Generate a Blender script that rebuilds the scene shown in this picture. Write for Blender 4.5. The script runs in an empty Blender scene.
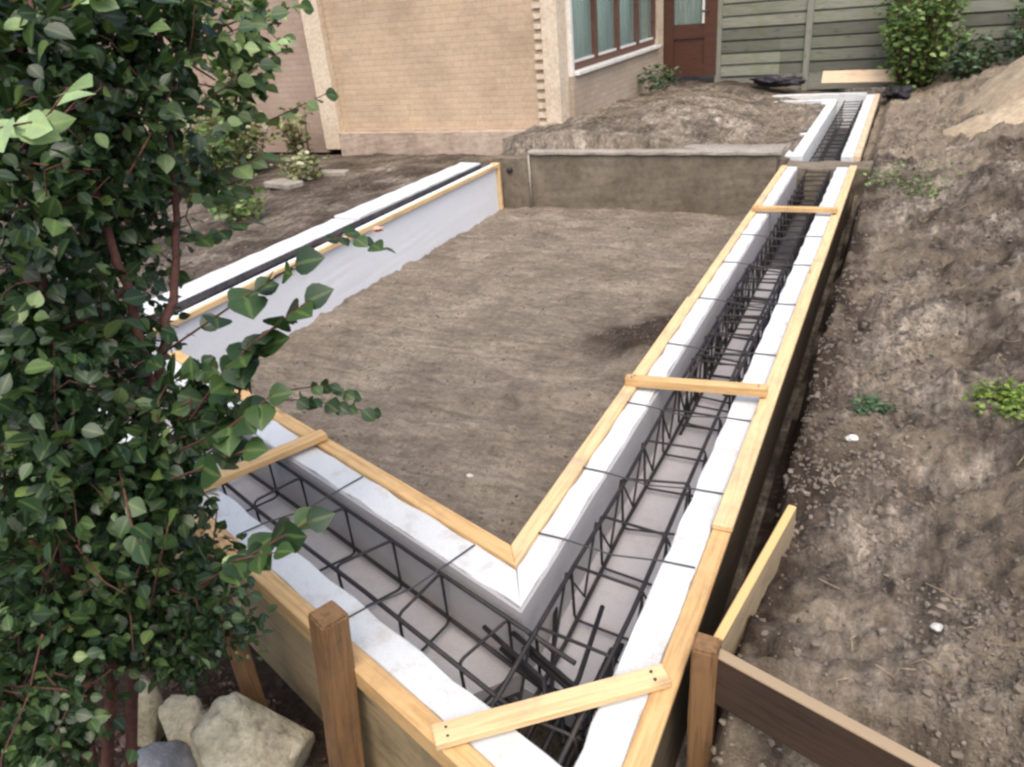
import bpy, bmesh, math, random
import numpy as np
from mathutils import Vector, Matrix

random.seed(7)
rng = np.random.default_rng(11)
S = bpy.context.scene
COL = S.collection
R = math.radians

# ------------------------------------------------------------------ camera and light
CAM_ROT = Matrix(((0.8978364628550928, -0.1292672103204655, 0.42092716033040706),
                  (0.4320690396258589, 0.44292244851598217, -0.7855800720470162),
                  (-0.08488834410355518, 0.8871920270925409, 0.45352428391298377)))
cam = bpy.data.cameras.new("camera")
cam.lens = 26.72
cam.sensor_width = 36.0
cam.clip_start = 0.02
cam.clip_end = 2000
camo = bpy.data.objects.new("camera", cam)
m4 = CAM_ROT.to_4x4()
m4.translation = Vector((0, 0, 1.6))
camo.matrix_world = m4
COL.objects.link(camo)
S.camera = camo
cam.dof.use_dof = False

SUN_EL, SUN_AZ = R(60), R(152)          # azimuth from +Y towards +X
w = bpy.data.worlds.new("World")
S.world = w
w.use_nodes = True
nt = w.node_tree
nt.nodes.clear()
out = nt.nodes.new('ShaderNodeOutputWorld')
bg = nt.nodes.new('ShaderNodeBackground')
sky = nt.nodes.new('ShaderNodeTexSky')
sky.sky_type = 'NISHITA'
sky.sun_disc = False
sky.sun_elevation = SUN_EL
sky.sun_rotation = SUN_AZ
sky.air_density = 1.0
sky.dust_density = 5.0
sky.ozone_density = 0.6
bg.inputs['Strength'].default_value = 0.15
nt.links.new(sky.outputs[0], bg.inputs[0])
nt.links.new(bg.outputs[0], out.inputs[0])
sun = bpy.data.lights.new("sun", 'SUN')
sun.energy = 1.15
sun.angle = R(70)
sun.color = (1.0, 0.95, 0.87)
suno = bpy.data.objects.new("sun", sun)
sd = Vector((math.sin(SUN_AZ) * math.cos(SUN_EL), math.cos(SUN_AZ) * math.cos(SUN_EL), math.sin(SUN_EL)))
suno.rotation_euler = (-sd).to_track_quat('-Z', 'Y').to_euler()
suno.location = (0, 0, 12)
COL.objects.link(suno)
S.view_settings.view_transform = 'Standard'
S.view_settings.look = 'None'
S.view_settings.exposure = 0.83
S.view_settings.gamma = 1.0
S.render.engine = 'CYCLES'
S.cycles.use_denoising = True
S.cycles.filter_width = 2.6
S.cycles.max_bounces = 7

# ------------------------------------------------------------------ materials
def new_mat(name):
    m = bpy.data.materials.new(name)
    m.use_nodes = True
    n = m.node_tree
    b = n.nodes.get('Principled BSDF')
    return m, n, b

def node(n, t, **kw):
    x = n.nodes.new(t)
    for k, v in kw.items():
        setattr(x, k, v)
    return x

def coords(n, scale=(1, 1, 1), kind='Object'):
    tc = node(n, 'ShaderNodeTexCoord')
    mp = node(n, 'ShaderNodeMapping')
    mp.inputs['Scale'].default_value = scale
    n.links.new(tc.outputs[kind], mp.inputs[0])
    return mp.outputs[0]

def world_coords(n, scale=(1, 1, 1)):
    g = node(n, 'ShaderNodeNewGeometry')
    mp = node(n, 'ShaderNodeMapping')
    mp.inputs['Scale'].default_value = scale
    n.links.new(g.outputs['Position'], mp.inputs[0])
    return mp.outputs[0]

def noise(n, vec, scale, detail=6, rough=0.6, dist=0.0):
    x = node(n, 'ShaderNodeTexNoise')
    x.inputs['Scale'].default_value = scale
    x.inputs['Detail'].default_value = detail
    x.inputs['Roughness'].default_value = rough
    x.inputs['Distortion'].default_value = dist
    n.links.new(vec, x.inputs['Vector'])
    return x.outputs['Fac']

def ramp(n, fac, stops):
    r = node(n, 'ShaderNodeValToRGB')
    el = r.color_ramp.elements
    while len(el) < len(stops):
        el.new(0.5)
    for e, (p, c) in zip(el, stops):
        e.position = p
        e.color = (c[0], c[1], c[2], 1) if not isinstance(c, (int, float)) else (c, c, c, 1)
    n.links.new(fac, r.inputs[0])
    return r.outputs[0]

def mix(n, fac, a, b, mode='MIX'):
    x = node(n, 'ShaderNodeMix', data_type='RGBA', blend_type=mode)
    for s, v in ((0, fac), (6, a), (7, b)):
        if hasattr(v, 'links') or isinstance(v, bpy.types.NodeSocket):
            n.links.new(v, x.inputs[s])
        elif s == 0:
            x.inputs[0].default_value = v
        else:
            x.inputs[s].default_value = (v[0], v[1], v[2], 1)
    return x.outputs[2]

def bump(n, b, h, strength=0.4, dist=0.01):
    x = node(n, 'ShaderNodeBump')
    x.inputs['Strength'].default_value = strength
    x.inputs['Distance'].default_value = dist
    n.links.new(h, x.inputs['Height'])
    n.links.new(x.outputs[0], b.inputs['Normal'])

def setc(n, b, c, rough=0.8):
    if isinstance(c, bpy.types.NodeSocket):
        n.links.new(c, b.inputs['Base Color'])
    else:
        b.inputs['Base Color'].default_value = (c[0], c[1], c[2], 1)
    b.inputs['Roughness'].default_value = rough

def wood_mat(name, light, dark, dirt=(0.12, 0.08, 0.05), dirt_amt=0.35, rough=0.75, edge=None):
    m, n, b = new_mat(name)
    oi = node(n, 'ShaderNodeObjectInfo')
    tc = node(n, 'ShaderNodeTexCoord')
    ad = node(n, 'ShaderNodeVectorMath', operation='ADD')
    sc = node(n, 'ShaderNodeVectorMath', operation='SCALE')
    n.links.new(oi.outputs['Location'], sc.inputs[0])
    sc.inputs['Scale'].default_value = 3.7
    n.links.new(tc.outputs['Object'], ad.inputs[0])
    n.links.new(sc.outputs[0], ad.inputs[1])
    mp = node(n, 'ShaderNodeMapping')
    mp.inputs['Scale'].default_value = (1.2, 22, 22)
    n.links.new(ad.outputs[0], mp.inputs[0])
    g1 = noise(n, mp.outputs[0], 3.0, 8, 0.65, 0.6)
    c = ramp(n, g1, [(0.3, dark), (0.52, light), (0.75, tuple(min(1, x * 1.12) for x in light))])
    g2 = noise(n, ad.outputs[0], 5.0, 5, 0.7)
    st = ramp(n, g2, [(0.5, 0.0), (0.72, 1.0)])
    mm = node(n, 'ShaderNodeMath', operation='MULTIPLY')
    n.links.new(st, mm.inputs[0])
    mm.inputs[1].default_value = dirt_amt
    c2 = mix(n, mm.outputs[0], c, dirt)
    # knots
    v = node(n, 'ShaderNodeTexVoronoi')
    v.inputs['Scale'].default_value = 1.0
    mp2 = node(n, 'ShaderNodeMapping')
    mp2.inputs['Scale'].default_value = (3.0, 9, 9)
    n.links.new(ad.outputs[0], mp2.inputs[0])
    n.links.new(mp2.outputs[0], v.inputs['Vector'])
    kn = ramp(n, v.outputs['Distance'], [(0.06, 1.0), (0.16, 0.0)])
    mk = node(n, 'ShaderNodeMath', operation='MULTIPLY')
    n.links.new(kn, mk.inputs[0])
    mk.inputs[1].default_value = 0.6
    c3 = mix(n, mk.outputs[0], c2, tuple(x * 0.5 for x in dark))
    if edge:                                             # sawn top edge, painted paler as lit against the shaded faces
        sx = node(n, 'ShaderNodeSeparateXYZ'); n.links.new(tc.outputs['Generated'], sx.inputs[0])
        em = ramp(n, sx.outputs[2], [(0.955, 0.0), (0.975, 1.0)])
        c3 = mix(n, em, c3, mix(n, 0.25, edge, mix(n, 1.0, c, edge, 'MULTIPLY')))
    setc(n, b, c3, rough)
    bump(n, b, g1, 0.35, 0.004)
    return m

M = {}
M['pine'] = wood_mat('pine timber', (0.66, 0.475, 0.26), (0.50, 0.325, 0.155), (0.30, 0.25, 0.19), 0.65)
M['pine_orange'] = wood_mat('orange pine timber', (0.60, 0.39, 0.18), (0.43, 0.245, 0.095), (0.2, 0.12, 0.06), 0.4)
M['pine_brown'] = wood_mat('weathered brown timber', (0.21, 0.115, 0.05), (0.10, 0.052, 0.022), (0.05, 0.035, 0.022), 0.6)
M['plank_grey'] = wood_mat('weathered plank', (0.40, 0.29, 0.18), (0.20, 0.13, 0.08), (0.09, 0.07, 0.05), 0.6)
M['plank_dark'] = wood_mat('dark wet plank', (0.20, 0.125, 0.075), (0.09, 0.05, 0.03), (0.04, 0.03, 0.025), 0.6)
M['plank_profile'] = wood_mat('shaded brown profile plank', (0.055, 0.030, 0.018), (0.026, 0.014, 0.010), (0.02, 0.015, 0.012), 0.5, edge=(0.40, 0.30, 0.19))  # front face darkened in the colour to stand for its shade
M['plank_strut'] = wood_mat('strut board', (0.34, 0.26, 0.16), (0.22, 0.16, 0.10), (0.12, 0.09, 0.06), 0.5, edge=(0.72, 0.50, 0.22))
M['ply_shade'] = wood_mat('muddy ply in painted shade', (0.10, 0.075, 0.045), (0.055, 0.04, 0.025), (0.035, 0.028, 0.02), 0.7)  # formwork ply darkened in colour for the shade of the trench side
M['ply'] = wood_mat('formwork ply', (0.33, 0.25, 0.14), (0.20, 0.15, 0.08), (0.07, 0.065, 0.035), 0.6)
M['beige_board'] = wood_mat('beige board', (0.62, 0.47, 0.32), (0.48, 0.34, 0.22), (0.3, 0.22, 0.15), 0.3)
M['fence'] = wood_mat('weathered fence boards', (0.22, 0.225, 0.18), (0.12, 0.125, 0.10), (0.15, 0.185, 0.085), 0.75)
n_ = M['fence'].node_tree; b_ = n_.nodes['Principled BSDF']
src = b_.inputs['Base Color'].links[0].from_socket
g_ = node(n_, 'ShaderNodeNewGeometry'); sx_ = node(n_, 'ShaderNodeSeparateXYZ'); n_.links.new(g_.outputs['Position'], sx_.inputs[0])
dv = node(n_, 'ShaderNodeMath', operation='DIVIDE'); n_.links.new(sx_.outputs[2], dv.inputs[0]); dv.inputs[1].default_value = 0.168
ad_ = node(n_, 'ShaderNodeMath', operation='SUBTRACT'); n_.links.new(dv.outputs[0], ad_.inputs[0]); ad_.inputs[1].default_value = 0.19
fl_ = node(n_, 'ShaderNodeMath', operation='FLOOR'); n_.links.new(ad_.outputs[0], fl_.inputs[0])
xr_ = node(n_, 'ShaderNodeMath', operation='DIVIDE'); n_.links.new(sx_.outputs[0], xr_.inputs[0]); xr_.inputs[1].default_value = 1.8
xf_ = node(n_, 'ShaderNodeMath', operation='FLOOR'); n_.links.new(xr_.outputs[0], xf_.inputs[0])
cb_ = node(n_, 'ShaderNodeCombineXYZ'); n_.links.new(fl_.outputs[0], cb_.inputs[0]); n_.links.new(xf_.outputs[0], cb_.inputs[1])
wn_ = node(n_, 'ShaderNodeTexWhiteNoise'); n_.links.new(cb_.outputs[0], wn_.inputs[0])
tone = ramp(n_, wn_.outputs['Value'], [(0.0, 0.5), (0.5, 0.92), (1.0, 1.2)])
n_.links.new(mix(n_, 0.9, src, tone, 'MULTIPLY'), b_.inputs['Base Color'])
M['fence_post'] = wood_mat('weathered fence post', (0.23, 0.23, 0.19), (0.14, 0.14, 0.12), (0.12, 0.16, 0.09), 0.4)
M['redwood'] = wood_mat('red brown door timber', (0.085, 0.034, 0.021), (0.045, 0.019, 0.013), (0.05, 0.02, 0.015), 0.3, 0.45)
M['mullion'] = wood_mat('dark brown window timber', (0.13, 0.065, 0.045), (0.07, 0.035, 0.025), (0.2, 0.14, 0.12), 0.3, 0.5)

def simple_noise_mat(name, stops, scale, rough=0.9, bs=0.6, bd=0.01, detail=8, spec=0.3):
    m, n, b = new_mat(name)
    v = world_coords(n)
    f = noise(n, v, scale, detail, 0.68, 0.3)
    f2 = noise(n, v, scale * 9, 5, 0.7)
    c = ramp(n, f, stops)
    c = mix(n, 0.7, c, ramp(n, f2, [(0.3, 0.6), (0.5, 1.0), (0.7, 1.25)]), 'MULTIPLY')
    setc(n, b, c, rough)
    b.inputs['Specular IOR Level'].default_value = spec
    bump(n, b, f2, bs, bd)
    return m
def eps_mat(name, base, speck):
    m, n, b = new_mat(name)
    v = world_coords(n)
    vo = node(n, 'ShaderNodeTexVoronoi')
    vo.inputs['Scale'].default_value = 160
    n.links.new(v, vo.inputs['Vector'])
    bead = ramp(n, vo.outputs['Distance'], [(0.0, tuple(min(1, x * 1.03) for x in base)), (0.9, tuple(x * 0.9 for x in base))])
    d = noise(n, v, 9, 8, 0.7)
    dm = ramp(n, d, [(0.52, 0.0), (0.72, 0.6)])
    c = mix(n, dm, bead, speck)
    d2 = noise(n, v, 55, 4, 0.7)
    dm2 = ramp(n, d2, [(0.66, 0.0), (0.74, 0.5)])
    c = mix(n, dm2, c, tuple(x * 0.6 for x in speck))
    setc(n, b, c, 0.75)
    b.inputs['Subsurface Weight'].default_value = 0.0
    bump(n, b, vo.outputs['Distance'], 0.3, 0.003)
    return m
M['eps'] = eps_mat('white polystyrene', (0.60, 0.62, 0.63), (0.36, 0.30, 0.23))
M['eps_clean'] = eps_mat('clean white polystyrene', (0.74, 0.76, 0.80), (0.66, 0.66, 0.68))
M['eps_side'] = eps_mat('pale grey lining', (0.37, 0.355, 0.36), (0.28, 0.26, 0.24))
M['bed_dark'] = simple_noise_mat('dark blinding and gap shade', [(0.3, (0.04, 0.038, 0.042)), (0.5, (0.085, 0.08, 0.085)), (0.7, (0.14, 0.125, 0.12))], 4)
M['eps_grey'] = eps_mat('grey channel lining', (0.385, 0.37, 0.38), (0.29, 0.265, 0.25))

def steel_mat():
    m, n, b = new_mat('rebar steel')
    v = world_coords(n)
    f = noise(n, v, 14, 6, 0.7)
    c = ramp(n, f, [(0.35, (0.018, 0.018, 0.021)), (0.58, (0.032, 0.027, 0.026)), (0.75, (0.12, 0.055, 0.03))])
    setc(n, b, c, 0.6)
    b.inputs['Metallic'].default_value = 0.4
    wv = noise(n, v, 180, 2, 0.5)
    bump(n, b, wv, 0.5, 0.003)
    return m
M['steel'] = steel_mat()
m, n, b = new_mat('spacer wire'); setc(n, b, (0.055, 0.06, 0.065), 0.5); b.inputs['Metallic'].default_value = 0.5
M['wire'] = m

def soil_mat():
    m, n, b = new_mat('bare soil')
    v = world_coords(n)
    at = node(n, 'ShaderNodeAttribute'); at.attribute_name = 'soil'
    sep = node(n, 'ShaderNodeSeparateColor')
    n.links.new(at.outputs['Color'], sep.inputs[0])
    f1 = noise(n, v, 2.2, 9, 0.68, 0.4)
    f2 = noise(n, v, 26, 8, 0.72)
    f3 = noise(n, world_coords(n, (1.0, 1.0, 1.0)), 110, 4, 0.7)
    a = ramp(n, f1, [(0.36, (0.072, 0.058, 0.046)), (0.5, (0.165, 0.138, 0.112)), (0.62, (0.33, 0.285, 0.232))])
    k = ramp(n, f2, [(0.28, 0.42), (0.5, 1.0), (0.72, 1.5)])
    rot = node(n, 'ShaderNodeMapping'); rot.inputs['Rotation'].default_value = (0, 0, 0.35); rot.inputs['Scale'].default_value = (7.0, 1.3, 3.0)
    n.links.new(v, rot.inputs[0])
    f4 = noise(n, rot.outputs[0], 2.2, 8, 0.7, 0.8)
    a = mix(n, 0.95, a, ramp(n, f4, [(0.35, 0.42), (0.5, 1.0), (0.64, 1.6)]), 'MULTIPLY')
    f5 = noise(n, world_coords(n, (1.6, 8.0, 3.0)), 2.0, 8, 0.7, 0.8)
    c = mix(n, 1.0, a, k, 'MULTIPLY')
    pit = ramp(n, f1, [(0.3, (0.165, 0.136, 0.107)), (0.5, (0.235, 0.197, 0.156)), (0.68, (0.315, 0.268, 0.213))])
    pit = mix(n, 1.0, pit, ramp(n, f2, [(0.28, 0.62), (0.52, 1.0), (0.75, 1.28)]), 'MULTIPLY')
    pit = mix(n, 0.9, pit, ramp(n, f5, [(0.33, 0.66), (0.5, 1.0), (0.67, 1.3)]), 'MULTIPLY')
    c = mix(n, sep.outputs[0], c, pit)                       # red: raked pit sand
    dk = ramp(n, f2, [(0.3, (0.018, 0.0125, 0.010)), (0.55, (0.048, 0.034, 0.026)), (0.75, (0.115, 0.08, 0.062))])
    c = mix(n, sep.outputs[1], c, dk)                        # green: dark humus, also shade painted into the trench
    ys = ramp(n, f2, [(0.3, (0.18, 0.145, 0.105)), (0.55, (0.29, 0.24, 0.178)), (0.75, (0.39, 0.33, 0.25))])
    c = mix(n, sep.outputs[2], c, ys)                        # blue: pale sand
    c = mix(n, 0.6, c, ramp(n, f3, [(0.3, 0.5), (0.5, 1.0), (0.7, 1.35)]), 'MULTIPLY')
    setc(n, b, c, 0.95)
    b.inputs['Specular IOR Level'].default_value = 0.15
    ad = node(n, 'ShaderNodeMath', operation='ADD')
    n.links.new(f2, ad.inputs[0]); n.links.new(f3, ad.inputs[1])
    bump(n, b, ad.outputs[0], 0.8, 0.02)
    return m
M['soil'] = soil_mat()

M['sandpile'] = simple_noise_mat('heaped sand', [(0.3, (0.24, 0.185, 0.125)), (0.5, (0.36, 0.285, 0.195)), (0.7, (0.45, 0.365, 0.26))], 2.5, 0.95, 0.5, 0.02)
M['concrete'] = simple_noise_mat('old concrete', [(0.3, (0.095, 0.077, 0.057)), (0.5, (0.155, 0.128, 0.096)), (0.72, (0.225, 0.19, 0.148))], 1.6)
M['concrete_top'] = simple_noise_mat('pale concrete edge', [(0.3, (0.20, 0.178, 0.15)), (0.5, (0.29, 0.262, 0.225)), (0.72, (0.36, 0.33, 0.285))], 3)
M['plinth'] = simple_noise_mat('plinth render', [(0.3, (0.27, 0.21, 0.165)), (0.5, (0.40, 0.315, 0.25)), (0.72, (0.47, 0.385, 0.315))], 1.5)
M['clod'] = simple_noise_mat('soil clods', [(0.3, (0.08, 0.066, 0.053)), (0.5, (0.15, 0.125, 0.102)), (0.7, (0.25, 0.213, 0.172))], 3, 0.95, 0.0, 0.001)
M['rock'] = simple_noise_mat('pale weathered rubble', [(0.36, (0.19, 0.155, 0.125)), (0.46, (0.42, 0.385, 0.28)), (0.6, (0.60, 0.565, 0.43))], 5.5, 0.9, 0.9, 0.02)
M['rock_cream'] = simple_noise_mat('cream rubble', [(0.3, (0.34, 0.30, 0.19)), (0.5, (0.55, 0.50, 0.36)), (0.7, (0.66, 0.62, 0.50))], 6, 0.9, 0.8, 0.02)
M['rock_grey'] = simple_noise_mat('blue grey rubble', [(0.3, (0.11, 0.115, 0.13)), (0.5, (0.22, 0.23, 0.255)), (0.7, (0.36, 0.37, 0.39))], 5, 0.7, 0.6, 0.02)
M['stone'] = simple_noise_mat('pale stone', [(0.3, (0.5, 0.47, 0.42)), (0.6, (0.72, 0.70, 0.66))], 20)
M['cream'] = simple_noise_mat('cream render', [(0.3, (0.50, 0.40, 0.29)), (0.5, (0.60, 0.50, 0.38)), (0.7, (0.66, 0.57, 0.45))], 3)
M['white'] = simple_noise_mat('white paint', [(0.3, (0.60, 0.58, 0.54)), (0.6, (0.74, 0.72, 0.69))], 6, 0.55, 0.1)
M['blacklump'] = simple_noise_mat('dark lump', [(0.3, (0.015, 0.014, 0.018)), (0.6, (0.035, 0.032, 0.04))], 6, 0.5, 0.3)
M['stem'] = simple_noise_mat('dark red bark', [(0.3, (0.045, 0.02, 0.016)), (0.5, (0.095, 0.040, 0.032)), (0.7, (0.16, 0.075, 0.055))], 14, 0.8, 0.5, 0.003)
M['straw'] = simple_noise_mat('dry roots', [(0.3, (0.20, 0.15, 0.09)), (0.6, (0.42, 0.34, 0.22))], 12)
M['roof'] = simple_noise_mat('roof felt', [(0.3, (0.05, 0.05, 0.05)), (0.6, (0.09, 0.085, 0.08))], 3)

def brick_mat(name, c1, c2, mortar, axis='XZ'):
    m, n, b = new_mat(name)
    g = node(n, 'ShaderNodeNewGeometry')
    s = node(n, 'ShaderNodeSeparateXYZ'); n.links.new(g.outputs['Position'], s.inputs[0])
    cb = node(n, 'ShaderNodeCombineXYZ')
    n.links.new(s.outputs['X' if axis == 'XZ' else 'Y'], cb.inputs[0]); n.links.new(s.outputs['Z'], cb.inputs[1])
    br = node(n, 'ShaderNodeTexBrick')
    br.inputs['Scale'].default_value = 1.0
    br.inputs['Brick Width'].default_value = 0.215
    br.inputs['Row Height'].default_value = 0.068
    br.inputs['Mortar Size'].default_value = 0.006
    br.inputs['Mortar Smooth'].default_value = 0.3
    br.inputs['Color1'].default_value = (*c1, 1); br.inputs['Color2'].default_value = (*c2, 1)
    br.inputs['Mortar'].default_value = (*mortar, 1)
    n.links.new(cb.outputs[0], br.inputs['Vector'])
    f = noise(n, g.outputs['Position'], 1.1, 7, 0.65)
    c = mix(n, 0.8, br.outputs['Color'], ramp(n, f, [(0.3, (0.74, 0.72, 0.70)), (0.52, 1.0), (0.7, (1.14, 1.12, 1.05))]), 'MULTIPLY')
    f2 = noise(n, g.outputs['Position'], 30, 4, 0.65)
    c = mix(n, 0.5, c, ramp(n, f2, [(0.3, 0.75), (0.5, 1.0), (0.7, 1.15)]), 'MULTIPLY')
    setc(n, b, c, 0.9)
    b.inputs['Specular IOR Level'].default_value = 0.2
    inv = node(n, 'ShaderNodeMath', operation='SUBTRACT'); inv.inputs[0].default_value = 1
    n.links.new(br.outputs['Fac'], inv.inputs[1])
    bump(n, b, inv.outputs[0], 0.5, 0.006)
    return m
M['brick'] = brick_mat('tan brick', (0.475, 0.362, 0.255), (0.525, 0.405, 0.287), (0.452, 0.352, 0.255))
M['brick_pink'] = brick_mat('pinkish brick', (0.36, 0.265, 0.21), (0.40, 0.30, 0.24), (0.34, 0.265, 0.215))
M['brick_side'] = brick_mat('grey tan brick', (0.40, 0.325, 0.25), (0.44, 0.36, 0.285), (0.37, 0.31, 0.25), 'YZ')

m, n, b = new_mat('window glass')
setc(n, b, (0.34, 0.47, 0.43), 0.06)  # teal of the reflections tinted into the base colour
b.inputs['Alpha'].default_value = 0.3
b.inputs['Specular IOR Level'].default_value = 0.7
M['glass'] = m
m, n, b = new_mat('curtain in reflected teal')
f = noise(n, world_coords(n, (1, 9, 0.6)), 3, 3, 0.5)
setc(n, b, ramp(n, f, [(0.35, (0.34, 0.50, 0.43)), (0.65, (0.62, 0.76, 0.68))]), 0.9)  # pale green stands for the teal reflected in the panes
M['curtain'] = m
m, n, b = new_mat('white curtain')
f = noise(n, world_coords(n, (9, 1, 0.6)), 3, 3, 0.5)
setc(n, b, ramp(n, f, [(0.40, (0.10, 0.12, 0.11)), (0.60, (0.62, 0.64, 0.62))]), 0.9)
M['curtain_white'] = m

def leaf_mat(name, stops, transl=(0.10, 0.20, 0.03), rough=0.41):
    m, n, b = new_mat(name)
    at = node(n, 'ShaderNodeAttribute'); at.attribute_name = 'leafvar'
    sep = node(n, 'ShaderNodeSeparateColor'); n.links.new(at.outputs['Color'], sep.inputs[0])
    c = ramp(n, sep.outputs[0], stops)
    v = world_coords(n)
    f = noise(n, v, 60, 3, 0.6)
    c = mix(n, 0.5, c, ramp(n, f, [(0.3, 0.75), (0.7, 1.2)]), 'MULTIPLY')
    c = mix(n, ramp(n, sep.outputs[1], [(0.80, 0.0), (0.93, 0.55)]), c, mix(n, 1.0, mix(n, 0.25, c, (0.25, 0.32, 0.12)), (1.3, 1.3, 1.1), 'MULTIPLY'))
    setc(n, b, c, rough)
    b.inputs['Specular IOR Level'].default_value = 0.45
    tr = node(n, 'ShaderNodeBsdfTranslucent')
    mc = mix(n, 1.0, c, (1.5, 1.7, 0.7), 'MULTIPLY')
    n.links.new(mc, tr.inputs[0])
    ms = node(n, 'ShaderNodeMixShader'); ms.inputs[0].default_value = 0.16
    o = [x for x in n.nodes if x.type == 'OUTPUT_MATERIAL'][0]
    n.links.new(b.outputs[0], ms.inputs[1]); n.links.new(tr.outputs[0], ms.inputs[2])
    n.links.new(ms.outputs[0], o.inputs[0])
    return m
M['leaf'] = leaf_mat('dark green leaves', [(0.0, (0.011, 0.028, 0.013)), (0.4, (0.022, 0.050, 0.018)), (0.7, (0.048, 0.090, 0.027)),
                                           (0.85, (0.13, 0.20, 0.058)), (0.97, (0.27, 0.38, 0.18))])
M['leaf_mid'] = leaf_mat('mid green leaves', [(0.0, (0.045, 0.085, 0.022)), (0.5, (0.10, 0.17, 0.045)), (1.0, (0.21, 0.29, 0.10))])
M['leaf_pale'] = leaf_mat('pale green leaves', [(0.0, (0.08, 0.10, 0.045)), (0.5, (0.17, 0.19, 0.08)), (0.85, (0.28, 0.28, 0.15)), (1.0, (0.45, 0.45, 0.33))])
M['leaf_dull'] = leaf_mat('dull green leaves', [(0.0, (0.03, 0.055, 0.035)), (0.5, (0.055, 0.10, 0.055)), (1.0, (0.10, 0.17, 0.07))])
M['leaf_bright'] = leaf_mat('bright green moss', [(0.0, (0.06, 0.11, 0.015)), (0.5, (0.13, 0.21, 0.025)), (1.0, (0.22, 0.30, 0.05))])
m, n, b = new_mat('pink petals'); setc(n, b, (0.55, 0.33, 0.27), 0.6); M['petal'] = m

# ------------------------------------------------------------------ object helpers
def empty(name, loc, label, cat, group=None):
    o = bpy.data.objects.new(name, None)
    o.location = loc
    o.empty_display_size = 0.1
    COL.objects.link(o)
    o['label'] = label; o['category'] = cat
    if group: o['group'] = group
    return o

def tag(o, label, cat, group=None, kind=None):
    if label: o['label'] = label
    if cat: o['category'] = cat
    if group: o['group'] = group
    if kind: o['kind'] = kind
    return o

def wloc(o):
    v = Vector(o.location)
    while o.parent:
        o = o.parent
        v += Vector(o.location)
    return v

def link(name, me, mat, parent=None, loc=(0, 0, 0), rot=None):
    o = bpy.data.objects.new(name, me)
    if mat is not None: me.materials.append(mat)
    COL.objects.link(o)
    if rot is not None:
        o.rotation_mode = 'QUATERNION'; o.rotation_quaternion = rot
    if parent is not None:
        o.parent = parent
        o.location = Vector(loc) - wloc(parent)
    else:
        o.location = loc
    return o

def bm_mesh(bm, smooth=False):
    me = bpy.data.meshes.new("mesh")
    bmesh.ops.recalc_face_normals(bm, faces=bm.faces)
    bm.to_mesh(me); bm.free()
    if smooth:
        for p in me.polygons: p.use_smooth = True
    return me

def beam(name, p0, p1, wd, ht, mat, parent=None, up=(0, 0, 1), bev=0.003, jit=0.0, seg=1, smooth=False):
    """a sawn timber from p0 to p1 (centre line), local X along its length"""
    p0, p1 = Vector(p0), Vector(p1)
    L = (p1 - p0).length
    x = (p1 - p0).normalized()
    y = Vector(up).cross(x).normalized()
    z = x.cross(y)
    q = Matrix((x, y, z)).transposed().to_quaternion()
    bm = bmesh.new()
    bmesh.ops.create_cube(bm, size=1)
    for v in bm.verts:
        v.co = Vector((v.co.x * L, v.co.y * wd, v.co.z * ht))
    if seg > 1:
        es = [e for e in bm.edges if abs((e.verts[0].co - e.verts[1].co).x) > L * 0.5]
        bmesh.ops.subdivide_edges(bm, edges=es, cuts=seg, use_grid_fill=True)
    if bev:
        bmesh.ops.bevel(bm, geom=[e for e in bm.edges if len(e.link_faces) == 2 and e.calc_face_angle(0) > 1.0],
                        offset=bev, segments=1, affect='EDGES')
    if jit:
        ph = random.random() * 9
        for v in bm.verts:
            a = v.co.x * 3.1 + ph
            v.co.y += jit * math.sin(a) ; v.co.z += jit * math.sin(a * 1.7 + 1)
    return link(name, bm_mesh(bm), mat, parent, (p0 + p1) / 2, q)

def prism(name, poly, z0, z1, ang, mat, parent=None, bev=0.004, jit=0.0, cuts=0, tilt=None):
    """a plan polygon extruded from z0 to z1; object turned by ang so local X runs along the member"""
    c = sum((Vector((p[0], p[1], 0)) for p in poly), Vector()) / len(poly)
    c.z = (z0 + z1) / 2
    rq = Matrix.Rotation(ang, 3, 'Z').to_quaternion()
    inv = Matrix.Rotation(-ang, 3, 'Z')
    bm = bmesh.new()
    bot = [bm.verts.new(inv @ (Vector((p[0], p[1], z0)) - c)) for p in poly]
    top = [bm.verts.new(inv @ (Vector((p[0], p[1], z1)) - c)) for p in poly]
    k = len(poly)
    bm.faces.new(bot[::-1]); bm.faces.new(top)
    for i in range(k):
        bm.faces.new((bot[i], bot[(i + 1) % k], top[(i + 1) % k], top[i]))
    if bev:
        bmesh.ops.bevel(bm, geom=list(bm.edges), offset=bev, segments=1, affect='EDGES')
    if cuts:
        es = [e for e in bm.edges if (e.verts[0].co - e.verts[1].co).length > 0.4]
        bmesh.ops.subdivide_edges(bm, edges=es, cuts=cuts, use_grid_fill=True)
    if jit:
        for v in bm.verts:
            s = Vector((math.sin(v.co.x * 23 + v.co.z * 5), math.sin(v.co.x * 31 + 2), math.sin(v.co.x * 17 + v.co.y * 9)))
            v.co.y += jit * (s.x * 0.6 + random.uniform(-0.5, 0.5))
            v.co.z += jit * 0.5 * s.z
    return link(name, bm_mesh(bm), mat, parent, c, rq)

def addbox(bm, x0, x1, y0, y1, z0, z1):
    bmesh.ops.create_cube(bm, size=1, matrix=Matrix.Translation(((x0 + x1) / 2, (y0 + y1) / 2, (z0 + z1) / 2)) @ Matrix.Diagonal((abs(x1 - x0), abs(y1 - y0), abs(z1 - z0), 1)))

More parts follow.
